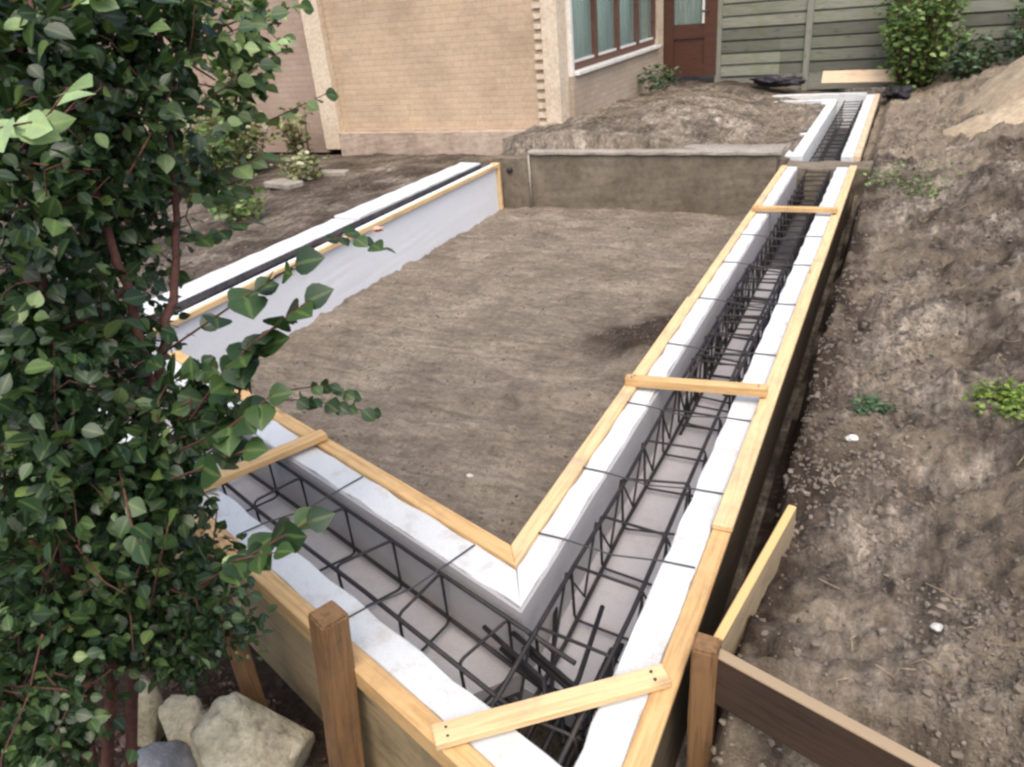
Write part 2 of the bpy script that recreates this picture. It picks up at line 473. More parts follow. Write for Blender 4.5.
def tube_mesh(paths, r, sides=6, taper=None, close=False):
    bm = bmesh.new()
    for pi, path in enumerate(paths):
        pts = [Vector(p) for p in path]
        rings = []
        rr = r[pi] if isinstance(r, (list, tuple)) else r
        nrm = None
        for i, p in enumerate(pts):
            if close:
                t = pts[(i + 1) % len(pts)] - pts[i - 1]
            else:
                t = pts[min(i + 1, len(pts) - 1)] - pts[max(i - 1, 0)]
            t.normalize()
            if nrm is None:
                nrm = t.orthogonal().normalized()
            nrm = (nrm - t * nrm.dot(t)).normalized()
            bn = t.cross(nrm)
            f = 1 if taper is None else (1 - (1 - taper) * i / (len(pts) - 1))
            rings.append([bm.verts.new(p + (nrm * math.cos(2 * math.pi * k / sides) + bn * math.sin(2 * math.pi * k / sides)) * rr * f) for k in range(sides)])
        m_ = len(rings)
        for i in range(m_ if close else m_ - 1):
            a, b2 = rings[i], rings[(i + 1) % m_]
            for k in range(sides):
                bm.faces.new((a[k], a[(k + 1) % sides], b2[(k + 1) % sides], b2[k]))
        if not close:
            bm.faces.new(rings[0][::-1]); bm.faces.new(rings[-1])
    return bm_mesh(bm, True)

# numpy value noise
def vnoise(x, y, seed=0):
    xi = np.floor(x).astype(np.int64); yi = np.floor(y).astype(np.int64)
    xf = x - xi; yf = y - yi
    def h(a, b):
        n_ = (a * 374761393 + b * 668265263 + seed * 1274126177) & 0xFFFFFFFF
        n_ = ((n_ ^ (n_ >> 13)) * 1274126177) & 0xFFFFFFFF
        n_ = n_ ^ (n_ >> 16)
        return (n_ & 0xFFFF) / 65535.0
    u = xf * xf * (3 - 2 * xf); v = yf * yf * (3 - 2 * yf)
    return (h(xi, yi) * (1 - u) + h(xi + 1, yi) * u) * (1 - v) + (h(xi, yi + 1) * (1 - u) + h(xi + 1, yi + 1) * u) * v

def fbm(x, y, oct=5, seed=0, gain=0.5):
    s = 0; a = 1; t = 0
    for o in range(oct):
        s = s + a * (vnoise(x * 2 ** o + 13.7 * o, y * 2 ** o + 7.1 * o, seed + o) - 0.5)
        t += a; a *= gain
    return s / t

def sstep(a, b, x):
    t = np.clip((x - a) / (b - a), 0, 1)
    return t * t * (3 - 2 * t)

# ------------------------------------------------------------------ plan of the trench foundations
P0 = np.array([-0.984, 1.722])                    # inner corner of the two arms
UN = np.array([-0.942, 0.3356]); UN /= np.linalg.norm(UN)
NN = np.array([-UN[1], UN[0]]) * -1 if False else np.array([UN[1], -UN[0]])   # points to the pit side
ANG_L = math.atan2(UN[1], UN[0])
def lp(d, t):                                     # left arm: distance from inner line, run from the corner
    p = P0 + NN * d + UN * t
    return (float(p[0]), float(p[1]))
def cross_at(x, d):                               # where the right arm's line X = x meets the left arm's line d
    # n.(p-P0)=d
    y = P0[1] + (d - NN[0] * (x - P0[0])) / NN[1]
    return (x, float(y))
# right arm layer X and left arm layer d
XT0, XE0, XC0, XC1, XE1, XT1 = -0.984, -0.925, -0.842, -0.505, -0.400, -0.338
DT0, DE0, DC0, DC1, DE1, DT1 = 0.0, -0.062, -0.172, -0.478, -0.585, -0.645
LB0, LB1 = -4.41, -3.88                           # rear left beam
T_END = 2.45                                      # left arm's visible run

# ------------------------------------------------------------------ terrain
def terrain_height(X, Y):
    dl = (X - P0[0]) * NN[0] + (Y - P0[1]) * NN[1]
    big = fbm(X * 0.9, Y * 0.9, 4, 3)
    med = fbm(X * 3.1, Y * 3.1, 4, 9)
    fin = fbm(X * 11, Y * 11, 4, 17)
    stripe = fbm((X * 0.8 - Y * 0.25) * 9.0, (X * 0.5 + Y) * 1.5, 3, 23)
    # spoil bank on the right
    bank = -0.02 + 0.10 * sstep(-0.1, 0.7, X) + 0.22 * sstep(0.5, 2.4, X) + 0.05 * sstep(4, 9, Y)
    bank = bank + 0.16 * big + 0.17 * med + 0.11 * fin + 0.07 * stripe + 0.06 * fbm(X * 27, Y * 27, 3, 19) + 0.05 * np.abs(fbm(X * 9, Y * 7, 4, 91)) + 0.018 * fbm(X * 60, Y * 60, 2, 29) + 0.10 * sstep(0.35, 1.0, X)
    lowb = -0.50 + 0.03 * med
    edge = XT1 + 0.005 + 0.07 * (fbm(Y * 2.0, Y * 0 + 3.3, 3, 5) + 0.5)
    tr = sstep(0, 0.10, X - edge)
    trench = tr + (1 - tr) * sstep(6.2, 8.6, Y) * 0.75
    h = lowb * (1 - trench) + bank * trench
    h = np.where(X < XT1, -0.5, h)
    # near the lower board and post the ground falls
    near = sstep(1.55, 1.15, Y) * (X > XT1)
    h = h * (1 - near) + (-0.45 + 0.07 * med + 0.03 * fin) * near
    # camera side: bank under the photographer
    cs = sstep(0.55, 0.1, Y) * (X > -0.6)
    h = h * (1 - cs) + (0.0 + 0.05 * med) * cs
    # pit
    pit = -0.49 + 0.05 * fbm(X * 1.3, Y * 1.3, 3, 31) + 0.035 * med * 0.7 + 0.035 * fin + 0.075 * fbm(X * 2.2 + Y * 0.6, Y * 8, 3, 41) + 0.02 * fbm(X * 27, Y * 27, 3, 19)
    lump = 0.16 * np.exp(-(((X + 1.25) / 0.22) ** 2 + ((Y - 4.3) / 0.42) ** 2)) * (1 + 1.2 * med)
    pit = pit + lump
    inpit = (X < XT0 + 0.03) & (dl > -0.03) & (X > LB1 - 0.03) & (Y < 7.6)
    h = np.where(inpit, pit, h)
    # under the formwork
    under = (X >= XT0 + 0.03) & (X <= XT1) & (Y < 12.2)
    h = np.where(under, -0.5, h)
    # behind the old concrete wall, up to the fence
    back = 0.03 + 0.20 * sstep(-1.15, -2.6, X) + 0.07 * np.exp(-(((X + 2.5) / 0.8) ** 2 + ((Y - 9.2) / 1.0) ** 2)) + 0.10 * med + 0.05 * fin + 0.08 * big
    back = back - 0.08 * sstep(10.6, 11.4, Y)
    h = np.where((X < XT0 + 0.03) & (Y >= 7.6), back, h)
    # garden on the left, beyond the rear left beam
    left = -0.10 + 0.06 * med + 0.03 * fin + 0.05 * big - 0.05 * sstep(-5, -8, X)
    h = np.where((X <= LB1 - 0.03) & (dl > -0.5), left, h)
    h = np.where((X > LB0 + 0.02) & (X <= LB1 - 0.03) & (Y < 7.5) & (dl > -0.5), -0.5, h)
    # outside the left arm (under the shrub)
    fr = -0.56 + 0.07 * med + 0.04 * fin + 0.05 * big + 0.25 * sstep(-2.0, -4.0, X)
    fmask = (dl < -0.5) & (X < XT1)
    h = np.where(fmask, fr, h)
    cs2 = sstep(0.35, -0.1, Y) * fmask
    h = h * (1 - cs2) + (-0.1 + 0.05 * med) * cs2
    far = sstep(14, 30, Y) + sstep(6, 20, np.abs(X))
    h = h * (1 - np.clip(far, 0, 1)) + 0.15 * np.clip(far, 0, 1)
    return h

def axis(a, lo, hi, b, fine, grow=1.35):
    mid = list(np.arange(lo, hi, fine))
    l = []; s = fine; x = lo
    while x > a:
        s *= grow; x -= s; l.append(x)
    r = []; s = fine; x = mid[-1]
    while x < b:
        s *= grow; x += s; r.append(x)
    return np.array(l[::-1] + mid + r)
ax = axis(-600, -6.0, 2.0, 600, 0.03)
ay = np.concatenate([axis(-600, 0.3, 6.0, 6.02, 0.028)[:-1], np.arange(6.03, 13.0, 0.045), axis(12.9, 13.0, 13.1, 800, 0.06)[5:]])
ay = np.unique(np.concatenate([ay[(ay < 1.1) | (ay > 4.2)], np.arange(1.1, 4.2, 0.014)]))
# lines where the ground meets a face of the formwork get a grid line either side
ax = np.unique(np.concatenate([ax[(ax < -0.33) | (ax > 1.0)], np.arange(-0.33, 1.0, 0.013), [XT0 + 0.029, XT0 + 0.031, XT1 - 0.002, XT1 + 0.004, LB1 - 0.031, LB1 - 0.029]]))
GX, GY = np.meshgrid(ax, ay)
GZ = terrain_height(GX, GY)
nx, ny = len(ax), len(ay)
verts = np.stack([GX, GY, GZ], -1).reshape(-1, 3)
idx = np.arange(nx * ny).reshape(ny, nx)
faces = np.stack([idx[:-1, :-1], idx[:-1, 1:], idx[1:, 1:], idx[1:, :-1]], -1).reshape(-1, 4)

def np_mesh(verts, faces, smooth=True):
    me = bpy.data.meshes.new("mesh")
    nv, nf, k = len(verts), len(faces), faces.shape[1]
    me.vertices.add(nv); me.vertices.foreach_set('co', np.asarray(verts, np.float32).ravel())
    me.loops.add(nf * k); me.loops.foreach_set('vertex_index', np.asarray(faces, np.int32).ravel())
    me.polygons.add(nf)
    me.polygons.foreach_set('loop_start', np.arange(0, nf * k, k, dtype=np.int32))
    me.polygons.foreach_set('loop_total', np.full(nf, k, np.int32))
    me.polygons.foreach_set('use_smooth', np.full(nf, smooth, bool))
    me.update(calc_edges=True); me.validate()
    return me

gm = np_mesh(verts, faces)
X, Y = verts[:, 0], verts[:, 1]
DL = (X - P0[0]) * NN[0] + (Y - P0[1]) * NN[1]
z1 = ((X < XT0 + 0.03) & (DL > -0.03) & (X > LB1 - 0.03) & (Y < 7.55)).astype(float)
fb = fbm(X * 1.5, Y * 1.5, 4, 51); fb2 = fbm(X * 4, Y * 4, 4, 61)
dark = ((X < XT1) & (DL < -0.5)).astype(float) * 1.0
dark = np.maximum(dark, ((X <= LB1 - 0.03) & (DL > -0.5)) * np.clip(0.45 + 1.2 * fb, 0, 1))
dark = np.maximum(dark, (X > XT1) * (1 - sstep(0.12, 0.36, X - XT1)) * (1 - sstep(6.5, 8, Y)) * 1.0)  # shade of the narrow trench painted into the soil colour
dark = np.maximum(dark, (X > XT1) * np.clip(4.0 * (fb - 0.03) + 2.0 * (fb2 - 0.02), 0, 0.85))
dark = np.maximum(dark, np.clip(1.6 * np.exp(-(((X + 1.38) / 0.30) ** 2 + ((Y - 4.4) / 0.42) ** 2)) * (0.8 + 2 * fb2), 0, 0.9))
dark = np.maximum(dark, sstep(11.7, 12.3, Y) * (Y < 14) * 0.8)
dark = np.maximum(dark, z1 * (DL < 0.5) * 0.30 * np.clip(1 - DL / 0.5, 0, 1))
sandy = np.clip((X > XT1) * (2.6 * (fb2 + 0.0) + 0.9 * sstep(5.5, 9, Y) * np.clip(1.2 + 3 * fb, 0, 1)), 0, 0.85) * (Y < 14)
sandy = np.maximum(sandy, ((X < XT0) & (Y > 7.6) & (Y < 13)) * np.clip(0.02 + 1.6 * fb2, 0, 0.5))
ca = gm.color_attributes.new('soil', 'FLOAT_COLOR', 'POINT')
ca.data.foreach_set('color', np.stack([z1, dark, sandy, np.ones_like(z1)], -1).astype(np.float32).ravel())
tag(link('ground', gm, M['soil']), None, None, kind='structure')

def ground_z(x, y):
    return float(terrain_height(np.array([x], float), np.array([y], float))[0])

# ------------------------------------------------------------------ formwork of the two arms
BOT = -0.50
fA = empty('foundation_formwork', (-0.66, 4.5, BOT), 'long white polystyrene formwork with pine rails running away along the soil bank', 'formwork', 'polystyrene strip formwork')
YW = 7.46
H2 = math.pi / 2
prism('insulation_panel', [cross_at(XE0, DE0), cross_at(XC0, DC0), (XC0, YW), (XE0, YW)], BOT, -0.012, H2, M['eps'], fA, jit=0.0048, cuts=90)
prism('insulation_panel', [cross_at(XC1, DC1), cross_at(XE1, DE1), (XE1, YW), (XC1, YW)], BOT, -0.012, H2, M['eps'], fA, jit=0.0048, cuts=90)
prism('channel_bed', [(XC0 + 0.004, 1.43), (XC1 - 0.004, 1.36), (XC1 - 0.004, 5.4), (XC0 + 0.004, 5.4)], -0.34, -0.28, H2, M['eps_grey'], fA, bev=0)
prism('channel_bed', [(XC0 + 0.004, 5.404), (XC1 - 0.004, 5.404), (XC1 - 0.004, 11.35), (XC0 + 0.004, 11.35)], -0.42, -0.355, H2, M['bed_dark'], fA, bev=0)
prism('lining_and_shade_sheet', [cross_at(XC0 + 0.003, DC0 - 0.003), cross_at(XC0 + 0.014, DC0 - 0.014), (XC0 + 0.014, 7.4), (XC0 + 0.003, 7.4)], -0.278, -0.016, H2, M['eps_side'], fA, bev=0.0, jit=0.0015, cuts=30)
# rails: pit side in two lengths, bank side in three lengths
prism('timber_rail', [cross_at(XT0, DT0), cross_at(XE0 - 0.002, DE0 + 0.002), (XE0 - 0.002, 4.02), (XT0, 4.02)], -0.075, 0.004, H2, M['pine'], fA)
prism('timber_rail', [(XT0 + 0.008, 4.024), (XE0 - 0.002, 4.024), (XE0 - 0.002, YW), (XT0 + 0.008, YW)], -0.075, 0.0, H2, M['pine'], fA)
prism('timber_rail', [cross_at(XE1 + 0.002, DE1 - 0.002), cross_at(XT1, DT1), (XT1, 2.06), (XE1 + 0.002, 2.06)], -0.026, -0.004, H2, M['pine_orange'], fA)
prism('timber_rail', [(XE1 + 0.002, 2.02), (XT1 + 0.006, 2.02), (XT1 + 0.002, 4.7), (XE1 + 0.002, 4.7)], -0.002, 0.022, H2, M['pine'], fA)
prism('timber_rail', [(XE1 + 0.002, 2.064), (XT1 - 0.004, 2.064), (XT1 - 0.004, 4.72), (XE1 + 0.002, 4.72)], -0.026, -0.004, H2, M['pine_orange'], fA)
prism('timber_rail', [(XE1 + 0.002, 4.724), (XT1, 4.724), (XT1, YW), (XE1 + 0.002, YW)], -0.026, 0.002, H2, M['pine'], fA)
prism('side_panel', [cross_at(XE1 + 0.003, DE1 - 0.003), cross_at(XT1 - 0.034, DT1 + 0.022), (XT1 - 0.034, YW), (XE1 + 0.003, YW)], BOT, -0.028, H2, M['ply_shade'], fA)
prism('side_panel', [cross_at(XT0 + 0.02, DT0 - 0.02), cross_at(XE0 - 0.003, DE0 + 0.003), (XE0 - 0.003, YW), (XT0 + 0.02, YW)], BOT, -0.077, H2, M['ply'], fA)
for y in (1.82, 2.23, 2.76, 3.40, 4.05, 4.70, 5.3):
    sk = random.uniform(-0.02, 0.02)
    link('spacer_wire', tube_mesh([[(XT0 + 0.05, y + sk, -0.006), (XC0, y + sk * .5, -0.008), (-0.67, y, -0.03), (XC1, y - sk * .5, -0.008), (XE1 - 0.004, y - sk, -0.006)]], 0.003, 5), M['wire'], fA, (0, 0, 0))

fB = empty('foundation_formwork', (*lp(-0.32, 1.2), BOT), 'short white polystyrene formwork arm meeting the long one at the front corner beside the shrub', 'formwork', 'polystyrene strip formwork')
prism('insulation_panel', [cross_at(XE0, DE0), cross_at(XC0, DC0), lp(DC0, T_END + .3), lp(DE0, T_END + .3)], BOT, -0.0125, ANG_L, M['eps'], fB, jit=0.0048, cuts=45)
prism('insulation_panel', [cross_at(XC1, DC1), cross_at(XE1, DE1), lp(DE1, T_END), lp(DC1, T_END)], BOT, -0.0125, ANG_L, M['eps'], fB, jit=0.0048, cuts=45)
prism('channel_bed', [cross_at(XC0 + 0.004, DC0 - 0.004), lp(DC1 + .004, -0.10), lp(DC1 + .004, T_END), lp(DC0 - .004, T_END)], -0.344, -0.276, ANG_L, M['eps_grey'], fB, bev=0)
prism('lining_and_shade_sheet', [cross_at(XC0 + 0.003, DC0 - 0.003), cross_at(XC0 + 0.014, DC0 - 0.014), lp(DC0 - .014, T_END), lp(DC0 - .003, T_END)], -0.274, -0.016, ANG_L, M['eps_side'], fB, bev=0.0, jit=0.0015, cuts=20)
prism('timber_rail', [cross_at(XT0, DT0), cross_at(XE0 - 0.002, DE0 + 0.002), lp(DE0 + .002, T_END + .2), lp(DT0, T_END + .2)], -0.075, 0.002, ANG_L, M['pine_orange'], fB)
prism('timber_rail', [cross_at(XE1 + 0.002, DE1 - 0.002), cross_at(XT1, DT1), lp(DT1, 1.02), lp(DE1 - .002, 1.02)], -0.075, -0.002, ANG_L, M['pine_orange'], fB)
prism('timber_rail', [lp(DE1 - .002, 1.024), lp(DT1 + .012, 1.024), lp(DT1 + .012, 1.55), lp(DE1 - .002, 1.55)], -0.075, -0.006, ANG_L, M['pine'], fB)
prism('side_panel', [cross_at(XE1 + 0.003, DE1 - 0.003), cross_at(XT1 - 0.022, DT1 + 0.022), lp(DT1 + .022, T_END), lp(DE1 - .003, T_END)], BOT - .06, -0.077, ANG_L, M['ply'], fB)
prism('side_panel', [cross_at(XT0 + 0.02, DT0 - 0.02), cross_at(XE0 - 0.003, DE0 + 0.003), lp(DE0 + .003, T_END), lp(DT0 - .02, T_END)], BOT, -0.077, ANG_L, M['ply'], fB)
for t in (0.10, 0.747, 1.22):
    link('spacer_wire', tube_mesh([[(*lp(DE0 - .01, t), -0.006), (*lp(DC0, t), -0.008), (*lp(-0.32, t + .02), -0.03), (*lp(DC1, t + .04), -0.008), (*lp(DE1 + .01, t + .05), -0.006)]], 0.003, 5), M['wire'], fB, (0, 0, 0))

# rear left beam
fC = empty('foundation_formwork', (-4.14, 5.2, BOT), 'narrow white polystyrene formwork behind the shrub, its tall white side facing the pit', 'formwork', 'polystyrene strip formwork')
prism('insulation_panel', [(-3.975, 2.75), (-3.905, 2.75), (-3.905, 7.38), (-3.975, 7.38)], BOT - .05, -0.004, H2, M['eps_clean'], fC, jit=0.002, cuts=12)
prism('insulation_panel', [(LB0, 3.0), (-4.15, 3.0), (-4.15, 5.2), (LB0, 5.2)], BOT, -0.01, H2, M['eps'], fC, jit=0.006, cuts=16)
prism('insulation_panel', [(LB0 + .01, 5.22), (-4.13, 5.22), (-4.10, 7.42), (LB0 + .06, 7.42)], BOT, 0.01, H2, M['eps'], fC, jit=0.006, cuts=16)
prism('timber_rail', [(-3.903, 2.75), (-3.872, 2.75), (-3.872, 7.385), (-3.903, 7.385)], -0.035, 0.006, H2, M['pine'], fC)
prism('lining_and_shade_sheet', [(-4.147, 3.0), (-4.135, 3.0), (-4.085, 7.40), (-4.097, 7.40)], -0.3, -0.006, H2, M['bed_dark'], fC, bev=0)  # added dark sheet, paints the gap's shade over the white panel
prism('channel_bed', [(-4.13, 2.9), (-3.98, 2.9), (-3.98, 7.36), (-4.13, 7.36)], -0.42, -0.30, H2, M['eps_grey'], fC, bev=0)
prism('timber_rail', [(-3.97, 7.386), (-3.872, 7.386), (-3.872, 7.43), (-3.97, 7.43)], BOT, 0.01, H2, M['pine'], fC)

# beyond the old wall
fD = empty('foundation_formwork', (-0.66, 9.7, BOT), 'far stretch of white polystyrene formwork beyond the old concrete wall, ending below the fence', 'formwork', 'polystyrene strip formwork')
prism('insulation_panel', [(-1.01, 7.86), (-0.845, 7.86), (-0.85, 11.4), (-1.03, 11.4)], BOT, 0.0, H2, M['eps'], fD, jit=0.004, cuts=30)
prism('insulation_panel', [(-0.505, 7.86), (-0.40, 7.86), (-0.42, 11.9), (-0.525, 11.9)], BOT, 0.0, H2, M['eps'], fD, jit=0.004, cuts=30)
prism('timber_rail', [(-0.398, 7.86), (-0.338, 7.86), (-0.36, 11.9), (-0.418, 11.9)], -0.075, 0.004, H2, M['beige_board'], fD)
prism('channel_bed', [(-0.84, 11.36), (-0.53, 11.36), (-0.53, 11.9), (-0.84, 11.9)], -0.42, -0.36, H2, M['eps_grey'], fD, bev=0)
fE = empty('foundation_formwork', (-2.1, 11.65, BOT), 'white polystyrene formwork crossing below the fence behind the soil heap', 'formwork', 'polystyrene strip formwork')
prism('insulation_panel', [(-3.2, 11.42), (-0.852, 11.42), (-0.852, 11.54), (-3.2, 11.54)], BOT, 0.0, 0, M['eps'], fE, jit=0.004, cuts=20)
prism('insulation_panel', [(-3.2, 11.9), (-0.53, 11.9), (-0.53, 12.04), (-3.2, 12.04)], BOT, 0.01, 0, M['eps'], fE, jit=0.004, cuts=20)
prism('channel_bed', [(-3.2, 11.545), (-0.853, 11.545), (-0.853, 11.895), (-3.2, 11.895)], -0.42, -0.32, 0, M['eps_grey'], fE, bev=0)

# ------------------------------------------------------------------ reinforcement cages
def cage(label, origin, ux, length, side0, side1, zt, zb, sp, bar_r=0.0075, first=0.1, extra=(), lattice=False):
    """ux: direction; side0/side1: offsets along the sideways axis (world 2D function)"""
    root = empty('rebar_cage', origin, label, 'rebar cage', 'steel cages in the formwork channels')
    def pt(s, o, z):
        p = ux(s, o)
        return Vector((p[0], p[1], z))
    for o, z in ((side0, zt), (side1, zt), (side0, zb), (side1, zb)):
        pts = [pt(s, o + random.uniform(-.006, .006), z + random.uniform(-.006, .006)) for s in np.linspace(0, length, max(3, int(length / 0.5)))]
        link('longitudinal_bar', tube_mesh([pts], bar_r, 7), M['steel'], root, (0, 0, 0))
    s = first
    while s < length:
        ds = random.uniform(-.02, .02); e = 0.008
        tl = random.uniform(-.012, .012)
        loop = [pt(s + ds, side0 - e, zt + e), pt(s - ds + tl, side1 + e, zt + e + random.uniform(-.004, .004)), pt(s - ds, side1 + e, zb - e), pt(s + ds, side0 - e, zb - e)]
        # rounded corners
        path = []
        for i in range(4):
            a, b2, c2 = loop[i - 1], loop[i], loop[(i + 1) % 4]
            path += [b2 + (a - b2).normalized() * 0.018, b2 + (a - b2).normalized() * 0.005 + (c2 - b2).normalized() * 0.005, b2 + (c2 - b2).normalized() * 0.018]
        # hook ends turned into the cage
        hook = [[loop[0], loop[0] + Vector((0, 0, -0.012)) + (loop[2] - loop[0]).normalized() * 0.07]]
        me = tube_mesh([path], 0.0052, 6, close=True)
        st = link('stirrup', me, M['steel'], root, (0, 0, 0))
        s += sp + random.uniform(-.015, .015)
    if lattice:
        pts = []; s = first; k = 0
        while s < length:
            pts.append(pt(s, side0 - 0.012, zt if k % 2 == 0 else zb)); s += sp / 2; k += 1
        link('lattice_bar', tube_mesh([pts], 0.0048, 6), M['steel'], root, (0, 0, 0))
        link('lattice_bar', tube_mesh([[Vector((p_.x, p_.y, p_.z)) + Vector((side1 - side0 + .024, 0, 0)) for p_ in pts]], 0.0048, 6), M['steel'], root, (0, 0, 0))
    for k in range(len(extra)):
        link('starter_bar', tube_mesh([extra[k]], 0.008, 7), M['steel'], root, (0, 0, 0))
    return root
ex = []
for k in range(8):
    x0 = random.uniform(-0.80, -0.56); y0 = random.uniform(1.08, 1.38); z0_ = random.uniform(-0.3, -0.07)
    a = random.choice([0, 1, 2])
    if a == 0: ex.append([(x0, y0, -0.34), (x0 + .01, y0 + .01, -0.2), (x0 + random.uniform(-.03, .03), y0, -0.03)])
    elif a == 1: ex.append([(x0 - .25, y0 + .12, z0_), (x0, y0, z0_), (x0 + .06, y0 - .12, z0_)])
    else: ex.append([(x0, y0 - .2, z0_), (x0, y0 + random.uniform(-.05, .1), z0_), (x0 + random.uniform(-.12, .08), y0 + random.uniform(.15, .4), z0_ - random.uniform(-.03, .06))])
cage('dark steel cage in the near half of the long formwork, tangled at the front corner', (-0.65, 2.6, -0.3), lambda s, o: (o, 0.98 + s), 3.75, -0.765, -0.540, -0.030, -0.245, 0.27, first=0.17, extra=ex, lattice=True)
cage('long dark steel cage lapping the front one and running back to the old concrete wall', (-0.65, 5.2, -0.3), lambda s, o: (o, 3.0 + s), 4.42, -0.745, -0.560, -0.035, -0.27, 0.17, first=0.10, lattice=True)
cage('dark steel cage lying in the short formwork arm beside the shrub', (*lp(-.32, 1.0), -0.3), lambda s, o: lp(o, -0.46 + s), 2.78, -0.212, -0.432, -0.035, -0.235, 0.29, first=0.24)
cage('dark steel cage in the far channel beyond the old concrete wall', (-0.67, 9.6, -0.3), lambda s, o: (o, 7.55 + s), 4.2, -0.775, -0.565, -0.055, -0.30, 0.22, first=0.05)
cage('narrow steel cage sunk in the formwork behind the shrub', (-4.06, 5.2, -0.3), lambda s, o: (o, 3.0 + s), 4.3, -4.10, -4.02, -0.045, -0.22, 0.30)

# ------------------------------------------------------------------ battens across the formwork
def batten(p0, p1, wd, ht, mat, label):
    o = beam('cross_batten', p0, p1, wd, ht, mat, None, jit=0.002, seg=6)
    L_ = (Vector(p1) - Vector(p0)).length
    for sx_ in (-1, 1):
        for sy_ in (-.22, .2):
            nl = link('nail', tube_mesh([[(0, 0, -0.004), (0, 0, 0.0018)]], 0.0042, 10), M['wire'], None, (sx_ * (L_ / 2 - 0.03 - .01 * random.random()), sy_ * wd, ht / 2))
            nl.parent = o
    return tag(o, label, 'batten', 'battens nailed across the formwork')
batten((-0.835, 0.985, 0.016), (-0.368, 1.375, 0.016), 0.062, 0.024, M['pine'], 'wide pale batten nailed diagonally across the front corner of the formwork')
batten((-0.978, 2.905, 0.026), (-0.372, 2.92, 0.052), 0.045, 0.042, M['pine_orange'], 'square yellow batten across the middle of the long formwork')
batten((-0.955, 5.87, 0.02), (-0.36, 5.84, 0.03), 0.05, 0.035, M['pine_orange'], 'thin batten across the long formwork just before the old concrete wall')
batten((*lp(-0.60, 1.18), 0.018), (*lp(-0.012, 1.105), 0.022), 0.062, 0.03, M['pine_orange'], 'orange batten across the short formwork arm beside the leaves of the shrub')

# ------------------------------------------------------------------ posts and boards at the front
def post(x, y, top, wd, label, mat, bot=-0.75, lean=(0, 0), rz=0.0):
    bm = bmesh.new()
    bmesh.ops.create_cube(bm, size=1)
    L = top - bot
    for v in bm.verts:
        v.co = Vector((v.co.z * L, v.co.y * wd, v.co.x * wd))
    bmesh.ops.subdivide_edges(bm, edges=[e for e in bm.edges if abs(e.verts[0].co.x - e.verts[1].co.x) > L * .5], cuts=6, use_grid_fill=True)
    bmesh.ops.bevel(bm, geom=[e for e in bm.edges if len(e.link_faces) == 2 and e.calc_face_angle(0) > 1], offset=0.006, segments=2, affect='EDGES')
    for v in bm.verts:
        v.co.y += 0.002 * math.sin(v.co.x * 9); v.co.z += 0.003 * math.sin(v.co.x * 6 + 1) + random.uniform(-.0012, .0012)
        if v.co.x > L * .49: v.co.x += random.uniform(-.006, .002)
    xx = Vector((lean[0], lean[1], 1)).normalized()
    yy = Vector((-math.sin(rz), math.cos(rz), 0)); yy = (yy - xx * yy.dot(xx)).normalized()
    q = Matrix((xx, yy, xx.cross(yy))).transposed().to_quaternion()
    o = link('timber_post', bm_mesh(bm), mat, None, Vector((x, y, (top + bot) / 2)) , q)
    return tag(o, label, 'post', 'posts driven beside the formwork')
post(-1.235, 1.07, 0.215, 0.080, 'square brown post standing against the short formwork arm above the rubble', M['pine_brown'], rz=-0.35, lean=(0.10, 0.03))
post(-0.282, 1.425, 0.115, 0.066, 'square brown post at the outer edge of the long formwork where two boards meet', M['pine_brown'], rz=0.05)
post(-0.22, 1.50, -0.02, 0.05, 'thin dark stake behind the weathered profile board', M['plank_dark'], rz=0.2)
post(-1.71, 1.16, 0.03, 0.055, 'thin brown stake half hidden below the leaves of the shrub', M['pine_brown'], rz=-0.3)

o = beam('strut_board', (-0.262, 1.475, 0.015), (-0.165, 2.10, 0.02), 0.026, 0.15, M['plank_strut'], None, seg=4)
tag(o, 'yellow edged board running from the post back along the dark trench', 'board')
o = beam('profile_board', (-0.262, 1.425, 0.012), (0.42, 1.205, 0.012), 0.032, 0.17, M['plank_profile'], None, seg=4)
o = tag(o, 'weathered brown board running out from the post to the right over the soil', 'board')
o = beam('timber_offcut', (-1.14, 1.02, -0.47), (-1.02, 1.0, -0.43), 0.05, 0.03, M['beige_board'])
tag(o, 'pale timber offcut lying at the foot of the square brown post', 'offcut')

# ------------------------------------------------------------------ old concrete wall
cw = empty('concrete_wall', (-2.5, 7.6, -0.5), 'low old concrete wall with a pale top edge closing the far end of the pit', 'wall')
def rough_block(name, x0, x1, y0, y1, z0, z1, mat, parent, jit=0.006, cuts=14):
    return prism(name, [(x0, y0), (x1, y0), (x1, y1), (x0, y1)], z0, z1, 0, mat, parent, bev=0.008, jit=jit, cuts=cuts)
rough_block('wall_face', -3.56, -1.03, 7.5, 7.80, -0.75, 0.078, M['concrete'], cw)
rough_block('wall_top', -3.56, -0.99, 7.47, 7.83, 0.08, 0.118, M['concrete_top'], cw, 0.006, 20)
rough_block('wall_end', -3.99, -3.565, 7.485, 7.9, -0.75, 0.05, M['concrete'], cw)
rough_block('wall_stub', -1.02, -0.16, 7.5, 7.82, -0.75, -0.035, M['concrete'], cw, 0.012, 10)
link('wall_pipe', tube_mesh([[(-3.55, 7.475, -0.5), (-3.55, 7.475, 0.08)]], 0.012, 8), M['concrete_top'], cw, (0, 0, 0))
link('wall_hole', tube_mesh([[(-3.78, 7.45, -0.08), (-3.78, 7.482, -0.08)]], 0.03, 12), M['blacklump'], cw, (0, 0, 0))

